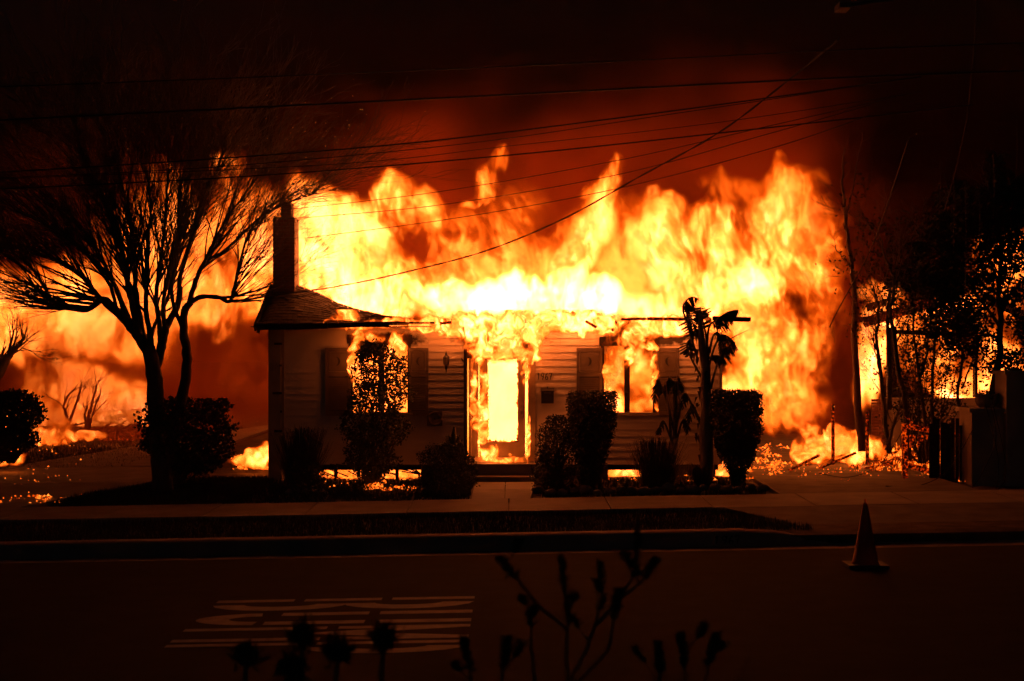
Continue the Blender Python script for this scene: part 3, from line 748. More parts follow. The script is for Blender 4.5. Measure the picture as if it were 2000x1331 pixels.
# ------------------------------------------------------------------ trees, shrubs, plants
def wig(p, q, n, amp, rnd):               # a slightly crooked path from p to q
    out = []
    d = q - p
    for i in range(n+1):
        t = i/n; o = Vector((rnd.gauss(0, 1), rnd.gauss(0, .6), rnd.gauss(0, 1))) * amp * d.length * (1 if 0 < i < n else 0)
        out.append(p + d*t + o)
    return out
def grow(b, p, dirv, length, r, level, rnd, up=.10, spread=.5, kids=(3, 5), lim=None, seg=6, shrink=(.5, .78), bias=None):
    pts = [p]; rs = [r]; d = dirv.normalized(); st = length/seg
    for i in range(seg):
        kk = 1.0 if level > 1 else 1.9
        d = d + Vector((rnd.gauss(0, .10)*kk, rnd.gauss(0, .10)*kk, rnd.gauss(0, .08)*kk + up*.25))
        if bias: d = d + bias*.12
        d.normalize(); pts.append(pts[-1] + d*st); rs.append(max(.0022, r*(1 - .75*(i+1)/seg)))
    b.tube(pts, rs, 5 if r > .02 else 3, False)
    if level <= 0: return
    for k in range(rnd.randint(*kids)):
        i = rnd.randint(1, seg-1); q = pts[i]; dd = (pts[i+1]-pts[i]).normalized()
        ax = Vector((rnd.gauss(0,1), rnd.gauss(0,1)*.8, rnd.gauss(0,.6))); nd = (dd + ax.normalized()*spread*rnd.uniform(.5, 1.1))
        if nd.z < -.1: nd.z *= .3
        grow(b, q, nd, length*rnd.uniform(*shrink), rs[i]*.66, level-1, rnd, up, spread, kids, lim, max(3, seg-1), shrink, bias)
# --- the big bare tree
rt = random.Random(21); DT = 24.7
tree = empty('bare_tree', tuple(P(318, 950, DT)), 'large bare tree with many upright trunks in front of the back yard fire', 'tree')
def TP(px, py, dd=0): return P(px, py, DT+dd)
def limb(ptsl, r0, r1, name='trunk', parent=None):
    pts = [TP(*q) for q in ptsl]; sm = []
    for i in range(len(pts)-1):            # catmull-rom
        p0, p1, p2, p3 = pts[max(i-1,0)], pts[i], pts[i+1], pts[min(i+2, len(pts)-1)]
        for k in range(4):
            t = k/4; sm.append(.5*((2*p1)+(p2-p0)*t+(2*p0-5*p1+4*p2-p3)*t*t+(3*p1-p0-3*p2+p3)*t**3) + Vector((rt.gauss(0,.006), rt.gauss(0,.006), 0)))
    sm.append(pts[-1]); n = len(sm); rs = [r0+(r1-r0)*(i/(n-1))**.85 + .004*math.sin(i*2.1) for i in range(n)]
    o = MB().tube(sm, rs, 9).build(name, M_BARK, parent or tree, True); return sm, rs
mains = []
mains.append(limb([(318,962,0),(314,900,0),(308,840,0),(303,780,0),(300,730,0),(292,690,0),(275,660,.1),(255,635,.1)], .19, .105))
mains.append(limb([(322,960,.1),(330,880,.1),(350,800,.15),(362,740,.1),(365,690,.1),(358,650,.1),(360,610,.1),(372,590,.1)], .12, .06))
mains.append(limb([(300,735,.05),(310,700,.1),(318,670,.1),(325,640,.15),(345,600,.2),(352,560,.2)], .09, .05))
br = []
def bl(pts, r0, r1): 
    s = limb(pts, r0, r1, 'branch'); br.append(s); return s
bl([(258,640,.1),(225,605,.0),(200,585,0),(170,605,-.1),(130,600,-.1),(100,585,-.2),(85,560,-.2),(70,530,-.3)], .085, .014)
bl([(245,628,.1),(210,598,.1),(185,570,.2),(165,545,.2),(150,530,.3),(120,510,.4),(80,500,.5)], .06, .014)
bl([(262,645,.1),(240,600,.1),(225,560,.1),(205,520,.1),(180,480,.1),(140,430,.2),(100,400,.2)], .06, .014)
bl([(272,655,0),(258,600,-.1),(248,550,-.1),(240,500,-.2),(225,450,-.2),(200,390,-.3),(170,330,-.3)], .065, .014)
bl([(285,680,0),(272,620,.1),(265,560,.1),(262,500,.2),(255,430,.2),(240,370,.3),(225,300,.3)], .065, .014)
bl([(300,715,0),(292,650,0),(285,600,0),(288,540,0),(290,480,0),(295,420,-.1),(290,350,-.1)], .06, .013)
bl([(312,690,.1),(312,640,.1),(305,590,.1),(310,530,.1),(320,460,.1),(325,390,.2),(330,310,.2)], .055, .013)
bl([(325,645,.1),(318,600,.2),(330,540,.2),(345,480,.2),(358,410,.3),(372,330,.3)], .05, .012)
bl([(350,590,.2),(352,540,.2),(370,480,.2),(385,420,.2),(410,360,.2),(440,290,.2)], .05, .012)
bl([(358,640,.1),(340,600,0),(335,560,0),(345,510,-.1),(350,450,-.1),(350,380,-.2)], .045, .012)
bl([(370,592,.1),(382,550,.1),(400,510,.1),(425,460,.1),(455,410,.1),(500,350,.1)], .055, .012)
bl([(372,590,.1),(395,580,0),(430,582,0),(448,590,0),(458,560,0),(468,520,0),(480,470,-.1),(505,430,-.1)], .05, .012)
bl([(400,510,.1),(440,490,.2),(480,450,.2),(530,410,.3),(580,390,.3),(610,380,.3)], .035, .010)
bl([(258,640,.1),(262,610,.4),(255,560,.5),(230,500,.7),(215,440,.8),(190,390,.9)], .05, .012)
bl([(298,700,.1),(296,650,.3),(325,590,.5),(340,520,.6),(365,460,.7),(400,400,.8)], .045, .012)
bl([(226,606,0),(215,560,-.2),(170,500,-.4),(110,450,-.6),(50,420,-.7)], .04, .012)
tw = []
for bi, (sm, rs) in enumerate(br):
    b = MB(); n = len(sm)
    cen = TP(310, 640)
    for i in range(int(n*.3), n):
        for k in range(2 if i < n-4 else 4):
            q = sm[i]; dd = (sm[min(i+1,n-1)]-sm[max(i-1,0)]).normalized(); out = (q-cen); out.y *= .5; out.normalize()
            nd = dd*.7 + out*.45 + Vector((rt.gauss(0,.28), rt.gauss(0,.35), rt.gauss(0,.16)))
            if nd.z < .1: nd.z = .1
            side = Vector((math.copysign(.28, q.x-cen.x)*(abs(q.x-cen.x)/2.0), 0, -.04*abs(q.x-cen.x)))
            grow(b, q, nd, rt.uniform(.8, 1.75), max(.006, rs[i]*.55), 3, rt, .14, .38, (2, 3), None, 6, (.5, .8), side)
    b.build('twigs', M_BARK, tree, kind='stuff')

def small_tree(name, base, lims, m, label, twig=(.5,.9), lev=2, seed=1, leaf=None, group=None, nl=0, ls=.05, tips=3, leafrange=.45):
    """trunk polylines in photo pixels at their own distance; twigs and optionally leaves grow from them"""
    rr = random.Random(seed); root = empty(name, tuple(P(base[0], base[1], base[2])), label, 'tree', group)
    b2 = MB(); anchors = []
    for j, (pts, r0, r1) in enumerate(lims):
        q = [P(*p) for p in pts]; sm = []
        for i in range(len(q)-1):
            for k in range(3): sm.append(q[i].lerp(q[i+1], k/3) + Vector((rr.gauss(0,.012), rr.gauss(0,.012), 0)))
        sm.append(q[-1]); n = len(sm); rs = [r0+(r1-r0)*i/(n-1) for i in range(n)]
        MB().tube(sm, rs, 7).build('trunk' if j == 0 else 'branch', m, root, True)
        for i in range(int(n*.4), n):
            for k in range(tips if i == n-1 else 1):
                d = (sm[min(i+1,n-1)]-sm[max(0,i-1)]).normalized()+Vector((rr.gauss(0,.5), rr.gauss(0,.4), rr.gauss(0,.25)))
                grow(b2, sm[i], d, rr.uniform(*twig), max(.004, rs[i]*.5), lev, rr, .08, .6, (2,4), None, 5); anchors.append(sm[i]+d*rr.uniform(.1,.5))
    if lev >= 0 and b2.v: b2.build('twigs', m, root, kind='stuff')
    if leaf: 
        leaves(anchors, nl, leafrange, ls, leaf, root, seed)
    return root
def leaf_mesh(b, p, r, s, rnd):
    a = Vector((rnd.gauss(0,1), rnd.gauss(0,1), rnd.gauss(0,1))).normalized(); w = a.orthogonal().normalized()*s*rnd.uniform(.25,.42); a = a*s*rnd.uniform(.6,1.2)
    b.add([p, p+a*.5+w, p+a, p+a*.5-w], [(0,1,2,3)])
def leaves(anchors, n, spread, size, m, root, seed=1, name='foliage'):
    rr = random.Random(seed+99); b = MB()
    cl = [a + Vector((rr.gauss(0,spread), rr.gauss(0,spread), rr.gauss(0,spread*.8))) for a in anchors for _ in range(4)]
    for i in range(n):
        c_ = rr.choice(cl); p = c_ + Vector((rr.gauss(0,.10), rr.gauss(0,.10), rr.gauss(0,.09)))
        leaf_mesh(b, p, 0, size, rr)
    return b.build(name, m, root, kind='stuff')
def shrub(name, cx, by, d, shape, n, size, label, m=M_LEAF, stem=True, seed=1, cat='shrub', depth=.5, group=None, twigs=14, gap=-.22, rough=.5):
    """shape: list of photo-px rows (py, x_left, x_right) -> a clipped or loose crown of leaf-sized faces"""
    rr = random.Random(seed); root = empty(name, tuple(P(cx, by, d)), label, cat, group)
    ys = [r[0] for r in shape]; s = d/F; b = MB(); tot = 0
    area = sum((shape[i+1][0]-shape[i][0])*((shape[i][2]-shape[i][1])+(shape[i+1][2]-shape[i+1][1]))/2 for i in range(len(shape)-1))
    def width(py):
        for r0, r1 in zip(shape, shape[1:]):
            if py <= r1[0]: t = (py-r0[0])/max(1e-6, r1[0]-r0[0]); return r0[1]+(r1[1]-r0[1])*t, r0[2]+(r1[2]-r0[2])*t
        return shape[-1][1], shape[-1][2]
    k = 0
    while k < n:
        py = rr.uniform(ys[0], ys[-1]); l, r = width(py)
        if rr.random() > (r-l)/max(x[2]-x[1] for x in shape): continue
        a = rr.uniform(0, 2*math.pi); q = (rr.random()**.42)*(1+rough*mnoise.noise(Vector((math.cos(a)*1.5, py*.035, seed*5.1)))+rough*.5*mnoise.noise(Vector((math.cos(a)*4, py*.09, seed*2.1))))
        hw = (r-l)/2; x = (l+r)/2 + math.cos(a)*q*hw; y = d + math.sin(a)*q*hw*s*depth*1.6
        p = P(x, py, d); p.y = y; p += Vector((rr.gauss(0,.014), 0, rr.gauss(0,.014)))
        nz = mnoise.noise(p*4.5+Vector((seed*7,0,0)))
        if nz < gap and rr.random() < .85: continue
        leaf_mesh(b, p, 0, size, rr); k += 1
    b.build('foliage', m, root, kind='stuff')
    if stem:
        sb = MB(); base = P(cx, by, d)
        for i in range(twigs):
            py = ys[0] + (ys[-1]-ys[0])*rr.uniform(.1, .8); l, r = width(py); t = P(rr.uniform(l, r), py, d) + Vector((0, rr.gauss(0,.1), 0))
            sb.tube(wig(base+Vector((rr.gauss(0,.03), rr.gauss(0,.03), 0)), t, 5, .05, rr), [.022,.018,.014,.010,.007,.004], 5, False)
        sb.build('stem', M_BARK, root, kind='stuff')
    return root
shrub('hedge_bush', 350, 945, 25.2, [(780,310,430),(790,285,452),(830,270,460),(870,272,458),(895,300,452),(915,330,430),(925,345,400)], 6500, .075, 'clipped leafy bush right behind the big bare tree', seed=3, depth=.7, gap=-.1, rough=.25)
shrub('hedge_bush', 20, 905, 24.6, [(765,5,40),(775,-20,62),(800,-50,78),(840,-60,76),(870,-60,62),(890,-60,30),(905,-50,5)], 9000, .07, 'dark rounded bush cut off by the left edge of the photo', seed=4, depth=.8)
ws = shrub('column_shrub', 727, 955, 25.5, [(668,712,742),(684,692,778),(704,684,792),(760,680,800),(810,672,797),(830,664,795),(880,664,780),(905,668,782),(925,700,760),(935,722,745)], 8200, .062, 'tall loose shrub on a thin stem before the left window', seed=5, depth=.8, twigs=26, gap=-.08)
shrub('round_bush', 872, 975, 24.2, [(868,850,900),(878,832,915),(900,818,926),(930,812,930),(955,815,926),(978,828,918)], 9000, .04, 'dense rounded bush left of the front path', seed=6, depth=1.0)
shrub('wedge_topiary', 1150, 965, 24.9, [(766,1112,1204),(775,1108,1206),(830,1112,1205),(860,1118,1196),(900,1125,1182),(940,1130,1170),(960,1135,1160)], 20000, .042, 'flat topped wedge shaped clipped shrub right of the front steps', seed=7, depth=.9, gap=-.5, rough=.08)
shrub('wedge_topiary', 1440, 955, 25.2, [(764,1394,1482),(772,1390,1488),(830,1388,1488),(870,1396,1482),(900,1410,1470),(925,1424,1458),(945,1428,1452)], 22000, .046, 'flat topped wedge shaped clipped shrub against the bright side fire', seed=8, depth=.9, gap=-.42, rough=.08)
shrub('loose_bush', 1082, 965, 24.6, [(812,1078,1105),(830,1058,1120),(870,1046,1128),(910,1042,1130),(950,1042,1120),(968,1050,1110)], 6500, .042, 'loose twiggy bush at the right edge of the front path', seed=9, depth=.9, twigs=60)
shrub('mound_plant', 695, 975, 24.3, [(940,685,705),(952,675,716),(965,668,722),(975,668,722)], 1400, .04, 'small low mound plant in the bed under the tall shrub', seed=10, depth=1)
shrub('flower_bush', 885, 900, 25.9, [(852,872,892),(866,866,904),(885,862,908)], 700, .05, 'small leafy plant peeping over the rounded bush by the door', seed=13, depth=1)
shrub('mound_plant', 598, 968, 24.6, [(905,575,620),(925,562,632),(950,556,640),(968,560,636)], 3000, .045, 'leafy mound under the tall grass clump by the chimney', seed=14, depth=1)
# grass clumps: long arching blades, each clump one plant
def grass_clump(cx, by, d, w, h, n, label, seed=1, droop=.25):
    rr = random.Random(seed); root = empty('grass_clump', tuple(P(cx, by, d)), label, 'plant'); b = MB(); base = P(cx, by, d)
    for i in range(n):
        a = rr.uniform(0, 6.28); o = rr.random()**.7; p = base + Vector((math.cos(a)*w*.45*o, math.sin(a)*w*.45*o, 0)); hh = h*rr.uniform(.45, 1.0)
        out = Vector((math.cos(a), math.sin(a), 0))*w*rr.uniform(.05,.5)*(1+o); side = Vector((-math.sin(a), math.cos(a), 0))*.006
        q = [p, p+out*.25+Vector((0,0,hh*.5)), p+out*.65+Vector((0,0,hh*.88)), p+out*1.1+Vector((0,0,hh*(1-droop*rr.random())))]
        b.add([q[0]-side, q[0]+side, q[1]+side, q[1]-side, q[2]+side*.7, q[2]-side*.7, q[3]], [(0,1,2,3),(3,2,4,5),(5,4,6)])
    b.build('foliage', M_LEAF2, root, kind='stuff'); return root
grass_clump(588, 960, 25.0, .62, 1.28, 900, 'tall tussock of pampas grass beside the chimney wall', 3)
grass_clump(1282, 965, 25.0, .60, 1.12, 900, 'tall tussock of grass left of the bird of paradise', 4)
grass_clump(1365, 958, 25.3, .35, .55, 260, 'short grass tuft at the foot of the bird of paradise', 5)
# little cactus
cc = empty('cactus', tuple(P(890, 900, 25.6)), 'small branching cactus by the door steps', 'cactus')
MB().tube([P(888,892,25.6), P(887,870,25.6), P(886,850,25.6), P(887,834,25.6)], [.045,.05,.045,.02], 8).build('stem', M_LEAF, cc, True)
for (x0_, y0_, x1_, y1_) in ((887,868,877,852),(887,864,898,850),(888,876,902,866)):
    MB().tube([P(x0_,y0_,25.6), P((x0_+x1_)/2,y0_-2,25.6), P(x1_,y1_,25.6)], [.03,.032,.015], 7).build('arm', M_LEAF, cc, True)

# bird of paradise: woody trunk, big torn leaves
bp = empty('bird_of_paradise', tuple(P(1372, 955, 25.4)), 'tall charred bird of paradise plant with torn drooping leaves', 'plant'); DB = 25.4; rb2 = random.Random(17)
MB().tube([P(1376,958,DB), P(1381,900,DB), P(1378,850,DB), P(1382,800,DB), P(1377,760,DB), P(1379,720,DB), P(1372,680,DB), P(1368,640,DB), P(1366,606,DB)], [.15,.12,.13,.105,.10,.085,.07,.05,.01], 10).build('trunk', M_BARKP, bp, True)
MB().tube([P(1350,700,DB+.1), P(1352,660,DB+.1), P(1345,625,DB+.1), P(1338,600,DB+.1)], [.03,.04,.03,.01], 8).build('trunk', M_BARKP, bp, True)
def torn_leaf(pts, width, n=15, tear=.55, d=DB, hang=1.0, droop_px=0, side=(1,1), m=M_LEAF, twist=.5):
    """stalk through pts (photo px), then lamina torn into strips either side of the midrib"""
    q = [P(x, y, d + (pts_i*.03)) for pts_i, (x, y) in enumerate(pts)]; sm = []
    for i in range(len(q)-1):
        p0, p1, p2, p3 = q[max(i-1,0)], q[i], q[i+1], q[min(i+2,len(q)-1)]
        for k in range(6): t = k/6; sm.append(.5*((2*p1)+(p2-p0)*t+(2*p0-5*p1+4*p2-p3)*t*t+(3*p1-p0-3*p2+p3)*t**3))
    sm.append(q[-1]); N_ = len(sm)
    width *= 1.75
    lf = MB().tube(sm, [.020*(1-.8*i/N_)+.004 for i in range(N_)], 5, False)
    s0 = int(N_*.38); b = lf
    for i in range(s0, N_-1):
        t = (i-s0)/(N_-1-s0); w = width*math.sin(math.pi*min(1, .12+.88*t)**.8) * (1 if t < .9 else .6)
        p, p2 = sm[i], sm[i+1]; dd = (p2-p).normalized(); nrm = dd.cross(Vector((0,1,0))).normalized()
        for sg in (side if isinstance(side, list) and t < .72 else (-1, 1)):
            if rb2.random() < .06: continue
            ww = w*rb2.uniform(.6, 1.1); o = (nrm*sg*(.75 if nrm.z*sg < .3 else .35) + Vector((0, twist*rb2.uniform(-.6,.6), -.62*hang)) + dd*.30).normalized()*ww
            gap = .12 if rb2.random() < .6 else .0
            a_ = p.lerp(p2, gap); c_ = p2.lerp(p, gap*.4); tip = (a_+c_)/2 + o
            mid1 = a_ + o*.55 - dd*.004; mid2 = c_ + o*.55
            b.add([a_, c_, mid2, tip + (c_-a_)*.30, tip - (c_-a_)*.25 + o*rb2.uniform(-.15,.1), mid1], [(0,1,2,5),(5,2,3,4)])
    b.build('leaf', m, bp)
torn_leaf([(1362,700),(1345,640),(1334,605),(1340,588),(1352,581),(1364,584)], .17, hang=1.0, side=[-1])
torn_leaf([(1380,690),(1385,640),(1400,625),(1422,610),(1442,606)], .19, hang=1.2)
torn_leaf([(1384,700),(1378,650),(1370,615),(1368,600)], .13, hang=.2)
torn_leaf([(1384,720),(1395,680),(1410,655),(1430,665),(1442,685)], .14, hang=1.3)
torn_leaf([(1388,760),(1400,715),(1412,690),(1428,672),(1436,668)], .15, hang=1.6)
torn_leaf([(1372,740),(1350,700),(1342,672),(1352,660)], .13, hang=1.0)
torn_leaf([(1386,690),(1392,660),(1402,650),(1412,672),(1414,700)], .14, hang=1.2)
torn_leaf([(1376,720),(1385,700),(1404,696),(1420,712)], .12, hang=1.4)
torn_leaf([(1372,700),(1364,660),(1352,630),(1345,610)], .15, hang=.8)
torn_leaf([(1380,800),(1388,775),(1405,760),(1432,770)], .10, hang=.8)
torn_leaf([(1378,850),(1355,800),(1340,770),(1330,780),(1322,810)], .14, hang=1.5)
torn_leaf([(1378,860),(1362,810),(1350,790),(1345,830)], .13, hang=1.8)
b = MB()
for i in range(60):                        # dry leaf sheaths hanging round the stem
    py = rb2.uniform(600, 900); px = 1368 + (py-600)*.02 + rb2.choice((-1,1))*rb2.uniform(6,15)*(1 if py > 660 else .8); p_ = P(px, py, DB+rb2.uniform(-.12,.1)); l = rb2.uniform(.06,.2)
    b.add([p_+Vector((-.02,0,0)), p_+Vector((.03,0,.01)), p_+Vector((rb2.uniform(-.04,.04),-.02,-l))], [(0,1,2)])
b.build('dry_sheath', M_LEAF2, bp, kind='stuff')
MB().tube([P(1412,670,DB), P(1440,655,DB), P(1462,645,DB)], [.012,.008,.003], 4).build('stalk', M_BARKP, bp)
# dead banana-like stems beside it
dp = empty('wilted_plant', tuple(P(1312, 955, 25.7)), 'wilted brown broad leaved plant under the right window shutter', 'plant'); bp_save = bp; bp = dp
for (x_, top) in ((1300,745),(1312,760),(1322,735)):
    MB().tube([P(1314,955,25.7), P(1316+rb2.uniform(-5,5),870,25.7), P(x_+6,800,25.7), P(x_,top,25.7)], [.035,.03,.022,.008], 6).build('stem', M_BARKP, dp, True)
torn_leaf([(1318,850),(1304,790),(1290,750),(1284,745),(1276,790)], .16, hang=1.5, d=25.7)
torn_leaf([(1320,850),(1318,780),(1312,745),(1306,740),(1300,775)], .14, hang=1.4, d=25.7)
torn_leaf([(1320,860),(1322,800),(1320,752),(1326,740),(1334,770)], .13, hang=1.4, d=25.65)
torn_leaf([(1318,880),(1330,830),(1338,820),(1344,850)], .12, hang=1.6, d=25.65)
torn_leaf([(1318,880),(1300,830),(1292,825),(1284,850)], .12, hang=1.6, d=25.65)
bp = bp_save

# bed edging rocks
rk = random.Random(31)
def rock(x, d, r, label, grp):
    b = MB(); n1, n2 = 9, 6; o = Vector((rk.random()*50, 0, 0)); base = Vector((x, d, gz(x, d)+r*.25))
    for j in range(n2+1):
        ph = math.pi*j/n2
        for i in range(n1):
            a = 2*math.pi*i/n1; v = Vector((math.sin(ph)*math.cos(a), math.sin(ph)*math.sin(a)*.8, math.cos(ph)*.62)); v *= r*(1+.35*mnoise.noise(v*1.7+o)); b.v.append(tuple(base+v))
    for j in range(n2):
        for i in range(n1): a=j*n1+i; c_=j*n1+(i+1)%n1; b.f.append((a,c_,c_+n1,a+n1))
    return b.build('rock', M_ROCK, None, True, label=label, cat='rock', group=grp)
rx = [565,580,598,612,626] + list(range(1052,1500,23))
for i, px in enumerate(rx):
    d = 24.25 if px < 700 else 23.9 + .25*math.sin(i*1.7)
    if px > 1290: d += .25
    ORD = ('first','second','third','fourth','fifth','sixth','seventh','eighth','ninth','tenth','eleventh','twelfth','thirteenth','fourteenth','fifteenth','sixteenth','seventeenth','eighteenth','nineteenth','twentieth')
    lab = (ORD[i] + ' stone from the chimney wall edging the left bed') if px < 700 else (ORD[i-5] + ' stone from the front path edging the right flower bed')
    rock((px-1000)*d/F, d, rk.uniform(.075,.135), lab, 'stones edging the left bed' if px < 700 else 'stones edging the right bed')

# ------------------------------------------------------------------ right hand side
small_tree('scorched_tree', (1683,880,27.6), [([(1685,882,27.6),(1676,800,27.6),(1672,730,27.6),(1668,650,27.6),(1667,560,27.6),(1660,500,27.6),(1653,440,27.6),(1647,380,27.6),(1646,340,27.6),(1650,290,27.6)], .085, .012),
    ([(1652,430,27.6),(1662,390,27.6),(1668,350,27.6),(1676,310,27.6),(1685,262,27.6)], .022, .005), ([(1662,520,27.6),(1674,490,27.6)], .03, .014), ([(1664,470,27.6),(1676,464,27.6),(1684,458,27.6)],.012,.004), ([(1648,510,27.5),(1634,490,27.5),(1630,470,27.5)],.012,.004)],
    M_POST, 'tall scorched bare trunk standing in the driveway fire', (.15,.3), 0, 41, tips=2)
tr = [('slim bare tree with forked top just right of the scorched trunk', 1735, 26.6, [([(1738,885,26.6),(1728,800,26.6),(1718,720,26.6),(1712,650,26.6),(1716,600,26.6),(1706,560,26.6)],.05,.015), ([(1718,720,26.6),(1708,690,26.6),(1706,650,26.6)],.02,.008), ([(1740,800,26.6),(1736,700,26.6),(1734,620,26.6),(1740,560,26.6),(1752,520,26.6)],.045,.015)]),
      ('crooked bare tree leaning left behind the burnt gate', 1770, 26.2, [([(1775,900,26.2),(1768,800,26.2),(1752,700,26.2),(1738,620,26.2),(1748,560,26.2),(1730,500,26.2),(1718,460,26.2)],.06,.012), ([(1748,560,26.2),(1775,530,26.2),(1800,500,26.2),(1830,470,26.2)],.03,.010), ([(1730,880,26.3),(1745,830,26.3),(1760,790,26.3)],.03,.02)]),
      ('thin upright tree between the gate and the leafy tree', 1805, 26.4, [([(1812,900,26.4),(1805,820,26.4),(1796,740,26.4),(1785,660,26.4),(1780,600,26.4),(1790,560,26.4)],.04,.012), ([(1796,740,26.4),(1812,690,26.4),(1818,620,26.4),(1815,570,26.4)],.03,.01), ([(1822,860,26.4),(1820,760,26.4),(1828,660,26.4),(1830,580,26.4),(1822,500,26.4)],.035,.01)])]
for i, (lab, bx, d, lims) in enumerate(tr):
    small_tree('slender_tree', (bx, 895, d), lims, M_BARK, lab, (.5,.95), 3, 50+i, M_LEAF, None, (500, 800, 1500)[i], .075, 3, .3)
small_tree('leafy_tree', (1940, 800, 25.6), [([(1935,792,25.6),(1945,740,25.6),(1952,690,25.6),(1955,620,25.6),(1952,560,25.6),(1955,500,25.6),(1950,440,25.6),(1945,400,25.6)],.075,.02), ([(1952,720,25.6),(1975,700,25.6),(2000,680,25.6)],.03,.015),
    ([(1955,640,25.6),(1925,600,25.6),(1895,560,25.6),(1870,500,25.6)],.035,.012), ([(1953,560,25.6),(1930,500,25.6),(1895,440,25.6)],.03,.010), ([(1955,600,25.6),(1985,560,25.6),(2020,520,25.6)],.03,.012), ([(1955,520,25.6),(1985,470,25.6),(1995,420,25.6)],.02,.01),
    ([(1952,660,25.6),(1910,650,25.6),(1875,640,25.6),(1850,600,25.6)],.03,.01)], M_BARK, 'tall leafy tree rising behind the stucco pillar', (.5,.9), 2, 61, M_LEAF, None, 13000, .105, 3, .36)
shrub('undergrowth_bush', 1800, 905, 26.9, [(640,1770,1850),(700,1730,1890),(760,1725,1895),(800,1740,1880),(830,1780,1860)], 2300, .07, 'loose smoky foliage mass between the slender trees and the leafy tree', seed=77, depth=.8, gap=.0, twigs=30)
small_tree('leafy_tree', (1880, 820, 26.0), [([(1876,822,26.0),(1872,760,26.0),(1880,690,26.0),(1868,640,26.0),(1872,590,26.0)],.035,.012), ([(1876,760,26.0),(1895,720,26.0),(1905,680,26.0)],.02,.008), ([(1878,700,26.0),(1850,660,26.0)],.02,.008)], M_BARK, 'smaller leafy tree in front of the orange neighbour fire', (.4,.7), 2, 62, M_LEAF, None, 2800, .085, 3, .28)
# posts
for px, t, d, lab in ((1627,790,27.6,'smouldering wooden post left of the scorched trunk'), (1694,803,27.1,'smouldering wooden post right of the scorched trunk')):
    o = MB().tube([P(px,908,d), P(px,850,d), P(px,t,d)], [.036,.034,.032], 8).build('wooden_post', M_EMBWOOD, None, label=lab, cat='post')
# burnt gate
gt = empty('burnt_gate', tuple(P(1820, 950, 25.6)), 'charred leaning wooden gate with missing boards beside the stucco pillar', 'gate'); DG = 25.6; rg_ = random.Random(44)
MB().obox(P(1768,955,DG), P(1766,828,DG), .09,.09).build('post', M_EMBWOOD, gt)
MB().obox(P(1880,955,DG), P(1880,832,DG), .13,.10).build('post', M_CHAR, gt)
MB().obox(P(1770,832,DG), P(1880,852,DG), .05,.10).build('rail', M_EMBWOOD, gt)
MB().obox(P(1770,908,DG), P(1878,938,DG), .05,.10).build('rail', M_EMBWOOD, gt)
MB().obox(P(1768,812,DG-.02), P(1782,826,DG-.02), .03,.03).build('brace', M_EMBWOOD, gt)
for i in range(8):
    px = 1818+i*7.3; MB().obox(P(px,948+rg_.uniform(-4,4),DG-.05), P(px+rg_.uniform(-1,1),822+rg_.uniform(-6,8),DG-.05), .062,.02).build('plank', M_CHAR, gt)
for i in range(5):
    px = 1778+i*8; MB().obox(P(px,850,DG-.05), P(px+rg_.uniform(-3,3),862+rg_.uniform(-4,14),DG-.05), .04,.02).build('plank', M_EMBWOOD, gt)
# stucco pillars
pl = empty('stucco_pillar', tuple(P(1925, 958, 25.0)), 'low stucco gate pillar with flat cap carrying a bowl planter', 'pillar')
MB().box((1898-1000)*25/F, (1960-1000)*25/F, 25.0, 25.7, -.2, HC-(806-YH)*25/F).build('shaft', M_STUCCO, pl)
MB().box((1892-1000)*25/F, (1966-1000)*25/F, 24.95, 25.75, HC-(806-YH)*25/F+.002, HC-(798-YH)*25/F).build('cap', M_STUCCO, pl)
pw_ = empty('stucco_wall', tuple(P(1980, 958, 25.0)), 'taller stucco wall end at the right edge of the photo', 'wall')
MB().box((1962-1000)*25/F, (2200-1000)*25/F, 24.9, 25.5, -.2, HC-(732-YH)*25/F).build('shaft', M_STUCCO, pw_)
MB().box((1957-1000)*25/F, (2205-1000)*25/F, 24.85, 25.55, HC-(732-YH)*25/F+.002, HC-(725-YH)*25/F).build('cap', M_STUCCO, pw_)
pt = empty('bowl_planter', tuple(P(1927, 798, 25.3)), 'round dark bowl planter on the low stucco pillar', 'planter')
MB().lathe(tuple(P(1927,797,25.35)), [(.11,0),(.17,.05),(.20,.12),(.19,.20),(.21,.215),(.21,.24),(.17,.24),(.16,.2)], 18).build('bowl', M_CONC2, pt, True)
shrub('potted_plant', 1927, 776, 25.35, [(764,1915,1938),(772,1910,1944),(778,1912,1942)], 250, .05, 'small plant growing in the bowl planter', seed=70, depth=1, cat='plant', twigs=5)

# ------------------------------------------------------------------ neighbour on the right (burning shell)
nb = empty('neighbour_house', (11.5, 34, .4), 'burning shell of the neighbouring house behind the slender trees', 'house'); DN = 33.0
def NP(px, py, dd=0): return P(px, py, DN+dd)
MB().box(NP(1735,0).x, NP(2120,0).x, DN, DN+.2, .2, NP(0,778).z).build('wall', M_STUCCO, nb)
for a_, c_ in ((1735,1752),(1905,1910)): MB().box(NP(a_,0).x, NP(c_,0).x, DN+.01, DN+.19, NP(0,777).z, NP(0,640).z).build('wall_stud', M_CHAR, nb)
MB().obox(NP(1735,648), NP(1900,655), .1, .1).build('wall_plate', M_CHAR, nb)
MB().obox(NP(1690,630), NP(1880,572,1), .15,.22).build('roof_beam', M_EMBWOOD, nb); MB().obox(NP(1695,600,.5), NP(1850,560,1.5), .1,.15).build('roof_beam', M_CHAR, nb)
MB().obox(NP(1880,560,1), NP(2050,640), .12,.2).build('roof_beam', M_CHAR, nb); MB().obox(NP(1672,626,-1), NP(1705,622,-1), .08,.12).build('roof_beam', M_CHAR, nb)
